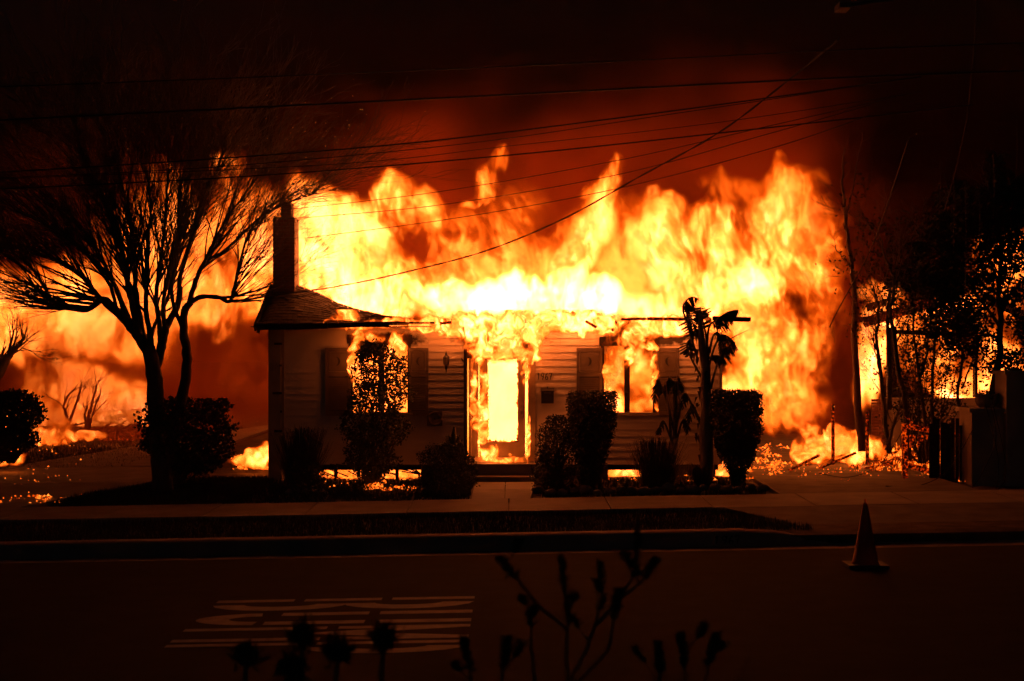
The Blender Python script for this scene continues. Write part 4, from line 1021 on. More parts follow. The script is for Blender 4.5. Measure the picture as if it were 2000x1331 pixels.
bc = MB().box(NP(1702,0).x+.04, NP(1722,0).x-.0, DN-1.0+.04, DN-.5, .3, NP(0,775).z).build('brick_pier', M_MORTAR, nb)
row = 0; z = .45
while z < NP(0,775).z:
    xa, xb_ = NP(1702,0,-1).x, NP(1724,0,-1).x+.03; off = (row % 2)*.08
    for a_ in (xa, xa+.17-off, ):
        w = min(.16, xb_-a_); 
        o = bpy.data.objects.new('brick', brick_mesh(.15)); C.objects.link(o); o.parent = bc; o.location = (a_+.08, DN-1.0+.0, z)
    z += .068; row += 1
rock_none = None
# ------------------------------------------------------------------ left back yard: burnt trees, debris, parked car shell
small_tree('burnt_sapling', (135,850,40), [([(135,850,40),(130,815,40),(124,795,40),(130,775,40),(145,760,40)],.06,.02), ([(132,830,40),(145,800,40),(155,770,40),(160,750,40)],.05,.015)], M_BARK, 'forked burnt sapling left one in the back yard fire', (.4,.8), 1, 71)
small_tree('burnt_sapling', (172,860,39), [([(172,862,39),(173,820,39),(182,780,39),(190,750,39)],.06,.02), ([(174,840,39),(185,800,39),(197,760,39)],.04,.015), ([(168,840,39),(166,810,39),(170,792,39)],.04,.02)], M_BARK, 'three stemmed burnt sapling before the brightest back yard flames', (.4,.8), 1, 72)
small_tree('leaning_tree', (-10,760,30), [([(-30,780,30),(-8,740,30),(12,705,30),(22,690,30)],.13,.06), ([(14,702,30),(24,660,30),(30,640,30)],.04,.01), ([(20,694,30),(45,680,30),(66,690,30)],.02,.006)], M_BARKP, 'pale leaning limb of a tree at the left edge', (.4,.8), 2, 73)
for (xa_, xb2, h_, lab) in ((203,226,.34,'slumped charred sheet left one among the back yard debris'),(228,264,.28,'slumped charred sheet right one among the back yard debris')):
    a_ = P(xa_, 0, 37); b_ = P(xb2, 0, 37.4); zg = gz(a_.x, 37); q = MB(); q.add([(a_.x,37,zg),(b_.x,37.2,zg),(b_.x-.05,37.4,zg+h_*.8),(a_.x+.04,37.2,zg+h_),(a_.x,37.2,zg),(b_.x,37.4,zg),(b_.x-.05,37.6,zg+h_*.8),(a_.x+.04,37.4,zg+h_)],[(0,1,2,3),(7,6,5,4),(0,4,5,1),(1,5,6,2),(2,6,7,3),(3,7,4,0)])
    q.build('charred_sheet', M_EMBWOOD, None, label=lab, cat='debris')
rd = random.Random(77)
for i in range(26):
    px = rd.uniform(90, 300); d = rd.uniform(37, 42); a_ = P(px, 0, d); a_.z = gz(a_.x, d); l = rd.uniform(.3,1.1); an = rd.uniform(-.6,.6)
    MB().obox(a_, a_+Vector((l*math.cos(an), rd.uniform(-.4,.4), abs(l*math.sin(an)))), .08,.05).build('charred_beam', M_EMBWOOD, None, label='charred fallen timber smouldering in the back yard', cat='debris', group='fallen timbers in the back yard')
for i in range(16):
    px = rd.uniform(1540, 1760); d = rd.uniform(27.2, 30); a_ = P(px, 0, d); a_.z = gz(a_.x, d)+.02; l = rd.uniform(.3,.9); an = rd.uniform(-.7,.7)
    MB().obox(a_, a_+Vector((l*math.cos(an), rd.uniform(-.3,.3), abs(l*math.sin(an))*.6)), .07,.04).build('charred_beam', M_EMBWOOD, None, label='charred fallen timber smouldering by the driveway posts', cat='debris', group='fallen timbers by the driveway')

# ------------------------------------------------------------------ overhead cables
def cable(name, pts, r, label, grp=None, twist=0):
    q = [P(*p) for p in pts]; sm = []
    for i in range(len(q)-1):
        p0, p1, p2, p3 = q[max(i-1,0)], q[i], q[i+1], q[min(i+2,len(q)-1)]
        for k in range(10): t = k/10; sm.append(.5*((2*p1)+(p2-p0)*t+(2*p0-5*p1+4*p2-p3)*t*t+(3*p1-p0-3*p2+p3)*t**3))
    sm.append(q[-1])
    if not twist: return MB().tube(sm, r, 5).build(name, M_WIRE, None, True, label=label, cat='cable', group=grp)
    root = empty(name, tuple(sm[0]), label, 'cable', grp)
    for ph in (0, math.pi):
        MB().tube([p+Vector((0, math.cos(i*.9+ph), math.sin(i*.9+ph)))*twist for i, p in enumerate(sm)], r, 5).build('strand', M_WIRE, root, True)
    return root
cable('overhead_cable', [(-60,172,15.5),(400,155,15.3),(1000,130,15),(1650,98,14.6),(2100,80,14.2)], .007, 'topmost thin overhead cable crossing the dark sky')
cable('overhead_cable', [(-60,238,15.6),(400,215,15.4),(1000,185,15.2),(1650,152,15),(2100,135,14.8)], .011, 'thick second overhead cable from the top')
cable('overhead_cable', [(-60,340,18.5),(400,312,18.3),(800,280,18.1),(1200,232,17.9),(1550,185,17.7),(1800,150,17.4)], .010, 'third overhead cable, crossing just above the top of the flames')
cable('overhead_cable', [(-60,350,18.7),(400,328,18.5),(900,282,18.3),(1300,225,18.1),(1700,165,17.8)], .006, 'thin overhead cable close under the third thick one')
cable('overhead_cable', [(-60,352,19.5),(640,322,19.3),(1000,285,19),(1400,240,18.7),(1800,180,18.4)], .005, 'faint thin overhead cable midway over the flames')
cable('overhead_cable', [(-60,372,20),(480,345,19.7),(1000,303,19.5),(1500,250,19),(1900,205,18.6)], .010, 'lowest thick overhead cable passing over the flame tips')
cable('overhead_cable', [(560,410,25),(850,376,24),(1200,315,22),(1500,247,20),(1750,190,18.5)], .006, 'upper of three thin service cables over the left flames')
cable('overhead_cable', [(560,428,25),(850,402,24),(1200,343,22),(1500,262,20),(1700,205,18.5)], .006, 'middle of three thin service cables over the left flames')
cable('overhead_cable', [(600,465,25),(900,425,24),(1200,370,22),(1500,292,20),(1700,225,18.5)], .006, 'lowest of three thin service cables over the left flames')
cable('service_drop', [(455,578,26.3),(560,574,26),(680,556,25.5),(800,530,25),(950,490,24),(1100,428,22.5),(1250,345,21),(1400,262,19.5),(1530,165,18),(1640,75,16.5)], .007, 'twisted service cable swooping down to the chimney roof', None, .009)
cable('overhead_cable', [(60,590,26.5),(250,592,26.4),(455,578,26.3)], .006, 'cable continuing left from the roof behind the bare tree')
cable('fallen_cable', [(1620,640,24),(1640,600,23.8),(1700,490,23),(1740,380,22),(1775,270,21)], .009, 'torn cable hanging slanted beside the scorched trunk')
for i, (x_, l) in enumerate(((1622,14),(1628,32),(1625,22))): cable('frayed_strand', [(x_,638,24),(x_+1,638+l*.5,24),(x_+2,638+l,24)], .004, ('left','middle','right')[i]+' frayed strand dangling from the torn slanted cable', 'frayed strands of the torn cable')
cable('hanging_cable', [(1845,410,23.5),(1870,320,23),(1890,220,22.5),(1902,100,22),(1908,-10,21.5)], .008, 'pale cable hanging down into the leafy tree')
for i, (pts, lab) in enumerate((([(1935,790,24.7),(1945,860,24.6),(1915,930,24.5),(1890,962,24.4)], 'cable drooping from the bowl planter to the gate foot'), ([(1925,790,24.7),(1950,900,24.5),(1940,970,24.2),(1905,985,23.8)], 'long cable looping down in front of the pillar onto the pavement'),
      ([(1938,785,24.7),(1960,880,24.5),(1962,940,24.3),(1925,975,24.0)], 'outermost cable loop in front of the stucco wall end'), ([(1900,840,24.6),(1850,920,24.4),(1790,950,24.2),(1730,950,24.0)], 'cable sagging from the pillar in front of the gate'),
      ([(1770,830,25.3),(1720,905,25.0),(1660,932,24.8),(1600,925,24.8)], 'thin cable lying across the driveway below the posts'))):
    cable('fallen_cable', pts, .007, lab)
for i, (x0_, y0_, y1_) in enumerate(((1862,330,480),(1885,360,560),(1912,370,470),(1940,300,430),(1835,300,420),(1985,220,330))):
    cable('hanging_cable', [(x0_,y0_,23),(x0_+2,(y0_+y1_)/2,23),(x0_+1,y1_,23)], .004, ('second','third','fourth','fifth','first','last')[i]+' from the left of the thin cables hanging over the leafy trees', 'thin cables hanging over the leafy trees')
# street lamp head on a long arm and the pole it hangs from
sl = empty('street_lamp', (9.2, 16.0, 0), 'street lamp head seen at the top of the frame on its long arm', 'street lamp')
hl = P(1646,15,15.0)
MB().box(hl.x-.06, hl.x+.06, hl.y-.12, hl.y+.12, hl.z-.03, hl.z+.035).build('lamp_head', M_CONC2, sl)
MB().tube([hl+Vector((.05,0,.03)), hl+Vector((2.0,.3,.35)), hl+Vector((5.2,.6,-.1))], .02, 6).build('arm', M_METAL, sl)
MB().tube([Vector((hl.x+5.2, 15.6, -.1)), Vector((hl.x+5.2, 15.6, 8.5))], .12, 8).build('pole', M_POST, sl)

# ------------------------------------------------------------------ traffic cone
DCN = 16.85; cp = P(1690, 1118, DCN); cn = empty('traffic_cone', tuple(cp), 'tall dark orange traffic cone standing on the asphalt near the driveway', 'traffic cone')
s_ = DCN/F; zc = gz(cp.x, DCN)+.006
MB().box(cp.x-.235, cp.x+.235, DCN-.2, DCN+.2, zc, zc+.035).build('base', M_BLACK, cn)
MB().lathe((cp.x, DCN, zc+.036), [(.165,0),(.15,.02),(.030,.68),(.022,.71),(.010,.71),(.009,.76)], 24).build('cone_body', M_ORANGE, cn, True)
# kerb number
kn = empty('kerb_number', (2.45, 19.0, .1), 'faded black 1967 stencilled on the kerb face', 'house number'); x = 2.72
for ch in '1967':
    b = MB()
    for st in digit_strokes(ch): b.tube([(x+u*.13, 18.958-.001+.014*(v), -.05+.03+GR*x+v*.115) for u, v in st], .010, 5)
    b.build('digit', M_CHAR, kn, label='digit '+ch); x += .085
# ------------------------------------------------------------------ near foreground plants below the camera
def sprig(name, pts, r, label, seed, nl=900, m=M_LEAF, ls=.034, w=.045, top=.2):
    rr = random.Random(seed); q = [P(*p) for p in pts]; root = empty(name, tuple(q[0]), label, 'plant')
    def stem(path, r0, leafy):
        sm = []
        for i in range(len(path)-1):
            for k in range(5): sm.append(path[i].lerp(path[i+1], k/5)+Vector((rr.gauss(0,.002),rr.gauss(0,.002),0)))
        sm.append(path[-1]); MB().tube(sm, [r0*(1-.6*i/len(sm)) for i in range(len(sm))], 5).build('stem', M_BARK, root, True)
        b = MB()
        for i in range(leafy):
            t = 1-rr.random()**1.3*top*2.0; t = max(0, min(.999, t)); k = t*(len(sm)-1); p = sm[int(k)].lerp(sm[int(k)+1], k-int(k))
            d = (sm[-1]-sm[0]).normalized(); o = Vector((rr.gauss(0,1), rr.gauss(0,1), rr.gauss(0,.4))).normalized()
            a = (d*.9+o).normalized()*ls*rr.uniform(.4,1.5)*(1.15-.5*t); wv_ = a.orthogonal().normalized()*ls*.09
            b.add([p-wv_, p+wv_, p+a*.6+wv_*.8, p+a, p+a*.6-wv_*.8], [(0,1,2,3,4)])
        b.build('needles', m, root, kind='stuff')
    stem(q, r, nl)
    for k in range(1):                     # a short side shoot
        t = rr.uniform(.35, .85)*(len(q)-1); p = q[int(t)].lerp(q[int(t)+1], t-int(t)); dd = (q[int(t)+1]-q[int(t)]).normalized()
        e = p + (dd*.7+Vector((rr.choice((-1,1))*rr.uniform(.4,.9), rr.gauss(0,.3), .2))).normalized()*rr.uniform(.06,.15)
        stem([p, p.lerp(e,.5)+Vector((0,0,-.005)), e], r*.45, 130)
    return root, stem
DS = 5.2
def SP(px, py, dd=0): return P(px, py, DS+dd)
mb = [[(1120,1400,0),(1105,1300,0),(1110,1200,0),(1095,1090,0)], [(1110,1230,0),(1050,1180,0),(1000,1120,0),(978,1092,0)], [(1115,1330,0),(1150,1260,.05),(1175,1180,.05),(1172,1100,.05)], [(1165,1220,0),(1210,1170,0),(1240,1120,0),(1246,1020,0)], [(1215,1165,0),(1250,1140,0),(1280,1095,0)], [(1130,1330,0),(1190,1270,0),(1200,1200,0),(1208,1155,0)], [(1060,1400,0),(1040,1300,0),(1035,1210,0),(1045,1190,0)]]
for i, l in enumerate(mb): sprig('conifer_sprig', [(x_, y_, DS+dd) for x_, y_, dd in l], .008, ('upright', 'leftmost leaning', 'second upright', 'tallest', 'short right leaning', 'inner', 'low left')[i]+' dark conifer sprig rising from the bottom centre', 80+i, 300)
for i, (x0_, y0_, x1_, y1_) in enumerate(((1290,1400,1285,1260),(1340,1400,1330,1245),(1350,1400,1400,1240),(960,1400,990,1250),(930,1400,905,1250))):
    sprig('conifer_sprig', [(x0_,y0_,4.9),((x0_+x1_)/2+4,(y0_+y1_)/2,4.9),(x1_,y1_,4.9)], .007, ('first low dark sprig right of the conifer clump','second low dark sprig right of the conifer clump','slanting low dark sprig at bottom right of centre','low dark sprig left of the conifer clump','low dark sprig beneath the painted road word')[i], 95+i, 350)
def pompom(px, py, d, rr_px, label, seed):
    rr = random.Random(seed); c_ = P(px, py, d); root = empty('spiky_plant', tuple(P(px-8, py+160, d)), label, 'plant'); r = rr_px*d/F
    MB().tube([P(px-8,py+160,d), P(px-4,py+60,d), c_], [.010,.009,.007], 6).build('stem', M_BARK, root, True); b = MB()
    c0_ = c_.copy()
    for i in range(260):
        c_ = c0_ + Vector((rr.gauss(0,1), rr.gauss(0,1), rr.gauss(-.5,1)))*r*.3
        a = Vector((rr.gauss(0,1), rr.gauss(0,1), rr.gauss(0.3,1))).normalized()*r*rr.uniform(.4,1.0); w = a.orthogonal().normalized()*.0035
        b.add([c_-w, c_+w, c_+a*.6+w*1.2, c_+a, c_+a*.6-w*1.2], [(0,1,2,3,4)])
    b.build('needles', M_LEAF, root, kind='stuff')
pompom(592,1238,5.0,34,'spiky round head over the middle of the painted road word',1); pompom(750,1240,5.0,32,'spiky round head near the right end of the painted road word',2)
pompom(482,1275,4.9,30,'leftmost spiky round plant head at the bottom',3); pompom(660,1265,4.8,34,'spiky plant head low between the two on the painted word',4); pompom(570,1300,4.8,30,'lowest spiky plant head at the bottom edge',5)

# ------------------------------------------------------------------ embers on the ground, sparks in the air
def embers(name, region, n, size, label, seed, m=M_COAL, tall=.5):
    rr = random.Random(seed); b = MB(); i = 0; n = int(n*2.6); size *= .55; tries = 0
    while i < n and tries < n*40:
        px, py = region(rr); d = None; tries += 1
        if mnoise.noise(Vector((px*.035, py*.11, seed*3.3))) < .12 and rr.random() < .96: continue
        i += 1
        # ground distance under that pixel
        z0 = .26; d = (HC-z0)*F/(py-YH); x_ = (px-1000)*d/F
        z = gz(x_, d)+.0; s = size*rr.uniform(.2, 1.0)**2*1.7*d/26; a = rr.uniform(0, 3.14)
        c_ = Vector((x_, d, z+.012)); u = Vector((math.cos(a), math.sin(a), 0))*s; v = Vector((-math.sin(a), math.cos(a), 0))*s*.5
        h = Vector((rr.gauss(0,.2)*s, 0, s*tall*rr.uniform(.2,3.0)))
        b.add([c_-u, c_+v*.8, c_+u, c_-v, c_+h], [(0,1,4),(1,2,4),(2,3,4),(3,0,4)])
    return b.build(name, m, kind='stuff', label=label)
embers('driveway_embers', lambda r: (r.triangular(1470,1600,1490), r.triangular(872,935,915)), 230, .05, 'glowing embers strewn over the driveway', 1)
embers('driveway_embers', lambda r: (r.uniform(1560,1900), r.gauss(912,14) if False else 895+r.random()*50), 300, .030, 'small embers scattered towards the burnt gate', 2)
embers('fence_embers', lambda r: (r.triangular(1650,1860,1760), 880+r.random()*45+ (0)), 700, .05, 'bed of burning debris along the fence line', 3, M_EMBER, 1.2)
embers('yard_embers', lambda r: (r.triangular(-20,230,60), 868+r.random()**2*90), 50, .03, 'embers burning in the back yard grass', 4)
embers('corner_embers', lambda r: (r.triangular(440,530,520), 893+r.random()*22), 160, .07, 'burning ground by the chimney corner', 5)
embers('bed_embers', lambda r: (r.triangular(612,830,720), 925+r.random()*28), 200, .04, 'burning debris in the flower bed', 6)
embers('bed_embers', lambda r: (r.triangular(1180,1500,1440), 915+r.random()*26), 160, .04, 'burning debris at the foot of the shrubs', 7)
embers('lawn_embers', lambda r: (r.uniform(-20,120), 955+r.random()*8), 70, .035, 'line of embers along the drive edge', 8)
M_SPARK = bpy.data.materials.new('spark'); M_SPARK.use_nodes = True; e_ = M_SPARK.node_tree.nodes['Principled BSDF']; e_.inputs['Emission Color'].default_value = (1,.3,.04,1); e_.inputs['Emission Strength'].default_value = 2.2; e_.inputs['Base Color'].default_value = (0,0,0,1)
rs2 = random.Random(91); b = MB()
for i in range(230):
    t = rs2.random(); px = 810-330*t+rs2.gauss(0,50); py = 330-80*math.sin(t*2.6)+rs2.gauss(0,45)
    if i % 3 == 0: px, py = rs2.uniform(300, 720), rs2.uniform(190, 480)
    if i % 7 == 0: px, py = rs2.uniform(-10, 2000), rs2.uniform(200, 900)
    d = rs2.uniform(25.2, 29); p = P(px, py, d); s = rs2.uniform(.002,.0065); u = Vector((rs2.gauss(0,1), 0, rs2.gauss(0,1))).normalized()*s*rs2.uniform(1,3)
    w = Vector((-u.z, 0, u.x)).normalized()*s*.5; b.add([p-u, p+w, p+u, p-w, p+Vector((0,s*.5,0)), p-Vector((0,s*.5,0))], [(0,1,5),(1,2,5),(2,3,5),(3,0,5),(1,0,4),(2,1,4),(3,2,4),(0,3,4)])
b.build('sparks', M_SPARK, kind='stuff', label='sparks flying over the roof and through the bare tree')
# ------------------------------------------------------------------ fires
M_FLAME = flame_volume_mat('flame_gas', 8.0)
M_FLAME_FINE = flame_volume_mat('flame_gas_dense', 30.0)
M_FLAME_FAR = flame_volume_mat('flame_gas_far', 5.0)
rng = np.random.default_rng(11)
def fire(name, strokes, box, d, vox, thick, material, label, cat='fire', **kw):
    root = empty(name, ((box[0][0]+box[0][1])/2, (box[1][0]+box[1][1])/2, box[2][0]), label, cat)
    fld = fire_field(strokes, box, d, vox, rng, thick, **kw)
    lo = (box[0][0], box[1][0], box[2][0]); hi = (box[0][1], box[1][1], box[2][1])
    voxel_object('flame_gas', fld, lo, hi, material, root, skin=.5)
    return root
ROOF = [(612, 450, 42, 75, 3.12), (605, 520, 38, 60, 3.43), (660, 430, 60, 48, 2.25), (705, 412, 60, 36, 1.87), (770, 378, 42, 42, 1.87), (815, 402, 48, 34, 1.25), (690, 480, 70, 60, 2.62), (640, 545, 70, 45, 4.06), (705, 565, 80, 45, 3.43), (762, 520, 55, 45, 1.12), (745, 455, 45, 35, 1.56), (850, 432, 58, 26, 0.94), (885, 470, 50, 24, 0.8), (900, 500, 55, 25, 0.94), (800, 565, 70, 50, 2.0), (870, 545, 60, 45, 1.37), (930, 560, 60, 40, 0.96), (750, 604, 100, 26, 9), (870, 606, 45, 32, 7.92), (940, 602, 60, 34, 9.9), (985, 590, 48, 34, 10.56), (1050, 594, 45, 38, 9.24), (1100, 572, 36, 48, 9.24), (1130, 602, 50, 36, 10.56), (1185, 600, 28, 34, 9.24), (1250, 605, 60, 25, 3.12), (1310, 600, 80, 30, 4.06), (1120, 505, 42, 55, 2.25), (1150, 445, 46, 55, 1.87), (1162, 385, 34, 42, 1.25), (1192, 342, 20, 42, 0.96), (1128, 352, 18, 12, 0.48), (990, 505, 46, 60, 0.92), (1012, 432, 22, 40, 0.64), (1052, 520, 30, 60, 0.72), (960, 352, 30, 26, 0.94, -40), (988, 312, 16, 26, 0.88, -25), (932, 378, 36, 9, 0.72), (1300, 478, 58, 70, 2.25), (1252, 468, 34, 46, 1.25), (1300, 402, 42, 26, 0.94), (1350, 545, 70, 50, 3.12), (1398, 432, 55, 38, 1.25), (1438, 482, 58, 58, 2.62), (1470, 545, 46, 46, 8), (1520, 450, 58, 60, 2.37), (1542, 378, 34, 48, 1.25), (1592, 425, 46, 60, 0.94), (1562, 522, 66, 58, 2.0), (1622, 482, 26, 70, 0.64), (1400, 562, 60, 40, 3.12), (1480, 602, 60, 40, 2.25), (1600, 560, 55, 60, 0.88), (1630, 500, 40, 120, 0.32), (1695, 470, 22, 38, 0.1), (1230, 540, 50, 80, 0.48), (1000, 545, 250, 70, 0.9), (1230, 470, 50, 100, 0.6), (1050, 450, 230, 70, 0.42), (900, 440, 110, 60, 0.4), (1230, 545, 50, 80, 0.9), (1150, 350, 300, 40, 0.12), (1440, 365, 90, 26, 0.4), (1575, 360, 50, 50, 0.4), (1632, 500, 36, 110, 0.5), (1530, 322, 14, 34, 0.5, 10), (1610, 420, 20, 60, 0.6, 15), (1640, 560, 26, 50, 0.7)]  # wide weak strokes put the fire-lit smoke's glow in as faint emission
SIDE = [(1450, 655, 62, 62, 1.84), (1530, 675, 70, 60, 1.54), (1585, 700, 52, 60, 0.91), (1478, 742, 60, 52, 2.02), (1545, 768, 50, 42, 1.25), (1602, 650, 40, 60, 0.56), (1565, 806, 52, 34, 0.66), (1450, 780, 60, 50, 1.47), (1500, 825, 60, 30, 0.61), (1640, 640, 36, 80, 0.18), (1630, 740, 30, 60, 0.15), (1660, 560, 36, 60, 0.08)]
fire('roof_fire', ROOF, ((-4.9, 7.9), (27.4, 30.4), (2.7, 7.3)), 28.6, .023, 1.05, M_FLAME, 'tall wall of yellow and white flames rising off the collapsing roof', warp=.22, cells=.75, lean=.15)
fire('side_fire', SIDE, ((3.9, 7.6), (28.0, 30.2), (.3, 4.2)), 29.0, .027, .8, M_FLAME, 'billowing orange flames bursting out beside the house towards the driveway', warp=.2, cells=.6)
LEFTF = [(60, 600, 90, 70, 1.36), (150, 590, 90, 60, 1.72), (60, 680, 70, 34, 0.86), (200, 650, 60, 40, 1.07), (250, 610, 70, 60, 1.15), (330, 560, 70, 60, 1.57), (400, 590, 60, 40, 1.57), (470, 590, 70, 50, 2.15), (510, 520, 50, 60, 1.86), (440, 470, 50, 60, 1.07), (330, 480, 70, 70, 1.15), (300, 420, 40, 50, 1.07), (340, 400, 40, 60, 0.94), (430, 380, 26, 50, 0.94, -15), (450, 330, 18, 36, 0.76, -10), (400, 330, 22, 30, 0.2), (240, 500, 80, 70, 0.84), (120, 530, 90, 40, 0.68), (520, 450, 40, 50, 1.29), (30, 640, 60, 60, 1.44), (0, 560, 60, 40, 0.76), (430, 640, 40, 24, 1.15), (100, 770, 50, 60, 0.86), (170, 760, 70, 50, 1.57), (230, 780, 50, 40, 2.29), (110, 830, 60, 40, 1.57), (60, 850, 50, 30, 1.0), (250, 815, 40, 18, 2.51), (160, 820, 50, 25, 1.44), (300, 700, 300, 140, 0.2), (450, 760, 120, 100, 0.11), (250, 420, 260, 160, 0.05), (440, 350, 26, 50, 1.27, -12), (350, 430, 50, 50, 0.95), (420, 440, 50, 60, 1.05), (290, 470, 50, 60, 0.99), (470, 410, 30, 50, 0.99)]
fire('yard_fire', LEFTF, ((-17.8, -6.6), (43.0, 47.0), (-.3, 9.8)), 45.0, .042, 1.5, M_FLAME_FAR, 'rolling orange fire filling the back yard behind the bare tree', warp=.45, cells=1.3)

def fire_field2(box, d, vox, strokes, seed, thick, yc, cells, stretch, contrast, fil, warp, hmax=9):
    r = np.random.default_rng(seed)
    (x0,x1),(y0,y1),(z0,z1) = box
    sh = [max(8,int((x1-x0)/vox)), max(8,int((y1-y0)/(vox*1.3))), max(8,int((z1-z0)/vox))]
    H2 = heat_map(strokes, x0, x1, z0, z1, d, sh[0], sh[2], 6.0)
    L3 = (x1-x0, y1-y0, z1-z0); cl = [L3[0]/cells, L3[1]/cells, L3[2]/(cells*stretch)]
    w1 = fbm(sh, cl, 4, r, .6); w2 = fbm(sh, cl, 4, r, .6)
    gx, gy, gk = np.meshgrid(*[np.arange(n, dtype=np.float32) for n in sh], indexing='ij'); wv = warp/vox
    H = gather2(H2, gx+w1*wv, gk+w2*wv)
    rg = fbm(sh, [c*2.2 for c in cl], 5, r, .62, ridged=True); fb = fbm(sh, [c*1.3 for c in cl], 5, r, .6)
    det = gather3(rg*fil + fb*contrast, gx+w1*wv, gy, gk+w2*wv)
    yy = y0 + gy/(sh[1]-1)*(y1-y0); pr = sstep(1-np.abs(yy-yc)/thick, 0, .7)
    H = H*pr*np.exp(det-.25*(fil+contrast)**2)
    # thin lacy tongues: only where the noise runs high
    edge = sstep(det + np.log(np.maximum(H2[:, None, :], 1e-3)/1.5)*.5, -.25, .35)
    H = H*edge
    return np.where(H < .12, 0, np.minimum(H, hmax))
def fire2(name, strokes, box, d, vox, seed, thick, yc, material, label, **kw):
    root = empty(name, ((box[0][0]+box[0][1])/2, yc, box[2][0]), label, 'fire')
    f = fire_field2(box, d, vox, strokes, seed, thick, yc, **kw)
    voxel_object('flame_gas', f, (box[0][0], box[1][0], box[2][0]), (box[0][1], box[1][1], box[2][1]), material, root, skin=.5); return root
FAC = [(650, 632, 26, 10, 2.74), (680, 620, 20, 20, 2.74), (720, 634, 50, 9, 3.08), (668, 628, 20, 16, 2.56), (760, 634, 60, 9, 4.1), (840, 632, 60, 12, 6.84), (900, 638, 50, 16, 8.55), (950, 640, 60, 24, 10.26), (1010, 640, 60, 26, 10.26), (1070, 634, 60, 18, 10.26), (1130, 630, 60, 18, 11.97), (1190, 634, 50, 16, 8.55), (1250, 636, 60, 14, 8.55), (1320, 636, 60, 14, 8.55), (1390, 640, 30, 10, 5.13), (930, 665, 26, 26, 3.88), (975, 660, 50, 26, 4.52), (1020, 664, 40, 22, 3.88), (1040, 650, 40, 14, 3.88), (940, 684, 24, 10, 5.17), (990, 686, 50, 16, 5.81), (1028, 700, 8, 60, 2.84), (924, 740, 5, 90, 2.07), (944, 770, 8, 90, 2.84), (940, 830, 10, 50, 2.58), (1032, 860, 3, 36, 6.46), (960, 885, 20, 14, 2.84), (985, 896, 50, 6, 3.88), (700, 665, 14, 24, 2.33), (735, 660, 22, 16, 1.55), (760, 680, 10, 24, 2.33), (785, 665, 16, 18, 1.94), (1195, 665, 20, 26, 2.84), (1240, 655, 36, 14, 2.84), (1265, 672, 20, 10, 2.84), (1278, 750, 6, 50, 2.58), (1215, 690, 20, 20, 2.58), (1300, 650, 40, 8, 2.33), (690, 700, 7, 40, 3.1), (1184, 740, 5, 60, 3.1), (1200, 720, 16, 50, 1.63)]
fire2('eave_fire', FAC, ((-3.6, 3.9), (25.86, 26.44), (.52, 3.35)), 26.2, .0125, 21, .21, 26.19, M_FLAME_FINE, 'lacy tongues of flame licking down over the eaves, door frame and window heads', cells=.17, stretch=1.2, contrast=1.1, fil=1.15, warp=.07, hmax=15)
DOORF = [(980,790,60,120,15),(985,700,50,40,12),(1000,860,50,40,15),(975,880,60,30,6)]
fire2('doorway_fire', DOORF, ((-.95, .6), (26.7, 28.9), (.5, 3.2)), 27.6, .03, 22, 1.1, 27.8, M_FLAME, 'white hot fire filling the front doorway', cells=.8, stretch=1.4, contrast=.35, fil=.2, warp=.1, hmax=18)
WIN1 = [(740,750,90,100,3.2),(760,790,60,40,5),(720,690,60,40,2.5)]
fire2('left_room_fire', WIN1, ((-4.0, -1.0), (26.7, 28.5), (.7, 3.2)), 27.4, .03, 23, .9, 27.6, M_FLAME, 'fire inside the left front room behind the tall shrub', cells=.6, stretch=1.3, contrast=.6, fil=.4, warp=.12)
WIN2 = [(1230,740,90,100,1.3),(1262,720,30,50,3.2),(1205,785,30,30,3.4),(1250,790,20,14,3)]
fire2('right_room_fire', WIN2, ((1.1, 3.6), (26.7, 28.5), (.7, 3.2)), 27.4, .03, 24, .9, 27.6, M_FLAME, 'yellow fire inside the right front room seen through the broken window', cells=.4, stretch=1.3, contrast=1.0, fil=.7, warp=.14)
CRAWL = [(660,925,70,16,5),(720,935,60,20,6),(780,925,60,24,5),(640,915,50,12,5),(1220,925,50,16,7),(1420,930,40,26,5),(740,905,60,20,4)]
fire2('crawl_space_fire', CRAWL, ((-4.0, 4.6), (26.75, 27.9), (.1, .62)), 27.2, .022, 25, .55, 27.3, M_FLAME_FINE, 'bright fire burning under the floor behind the open house skirt', cells=.2, stretch=1.2, contrast=1.2, fil=.9, warp=.06)

NBF = [(1850, 590, 40, 26, 3.0), (1860, 640, 70, 50, 0.77), (1720, 660, 26, 60, 2.57), (1700, 720, 20, 40, 3.43), (1760, 600, 50, 20, 1.03), (1960, 560, 60, 90, 1.37), (2000, 520, 50, 60, 1.54), (1900, 700, 90, 60, 1.12), (1930, 760, 70, 26, 2.74), (1960, 710, 30, 30, 1.71), (1810, 740, 80, 40, 0.51), (1720, 590, 40, 14, 1.03), (1860, 775, 40, 8, 3.0), (1700, 760, 16, 30, 2.57), (1780, 700, 70, 60, 0.72), (1790, 640, 60, 30, 0.65)]
fire('neighbour_fire', NBF, ((8.0, 13.6), (33.3, 35.0), (.6, 6.0)), 34.0, .04, .8, M_FLAME_FAR, 'orange fire inside the neighbouring house behind the leafy trees', warp=.25, cells=.7)
LOWF = [(1600,880,40,22,4),(1650,870,40,26,5),(1690,875,30,20,5),(1585,850,20,20,2),(1640,845,20,16,2.5),(1710,880,20,16,4)]
fire2('driveway_fire', LOWF, ((5.2, 8.0), (27.7, 28.7), (.2, 1.6)), 28.2, .02, 26, .4, 28.2, M_FLAME_FINE, 'low yellow flames burning round the driveway posts', cells=.26, stretch=1.4, contrast=1.0, fil=.9, warp=.1)
CORNF = [(505,895,24,16,4),(480,902,30,9,3),(520,885,14,24,3)]
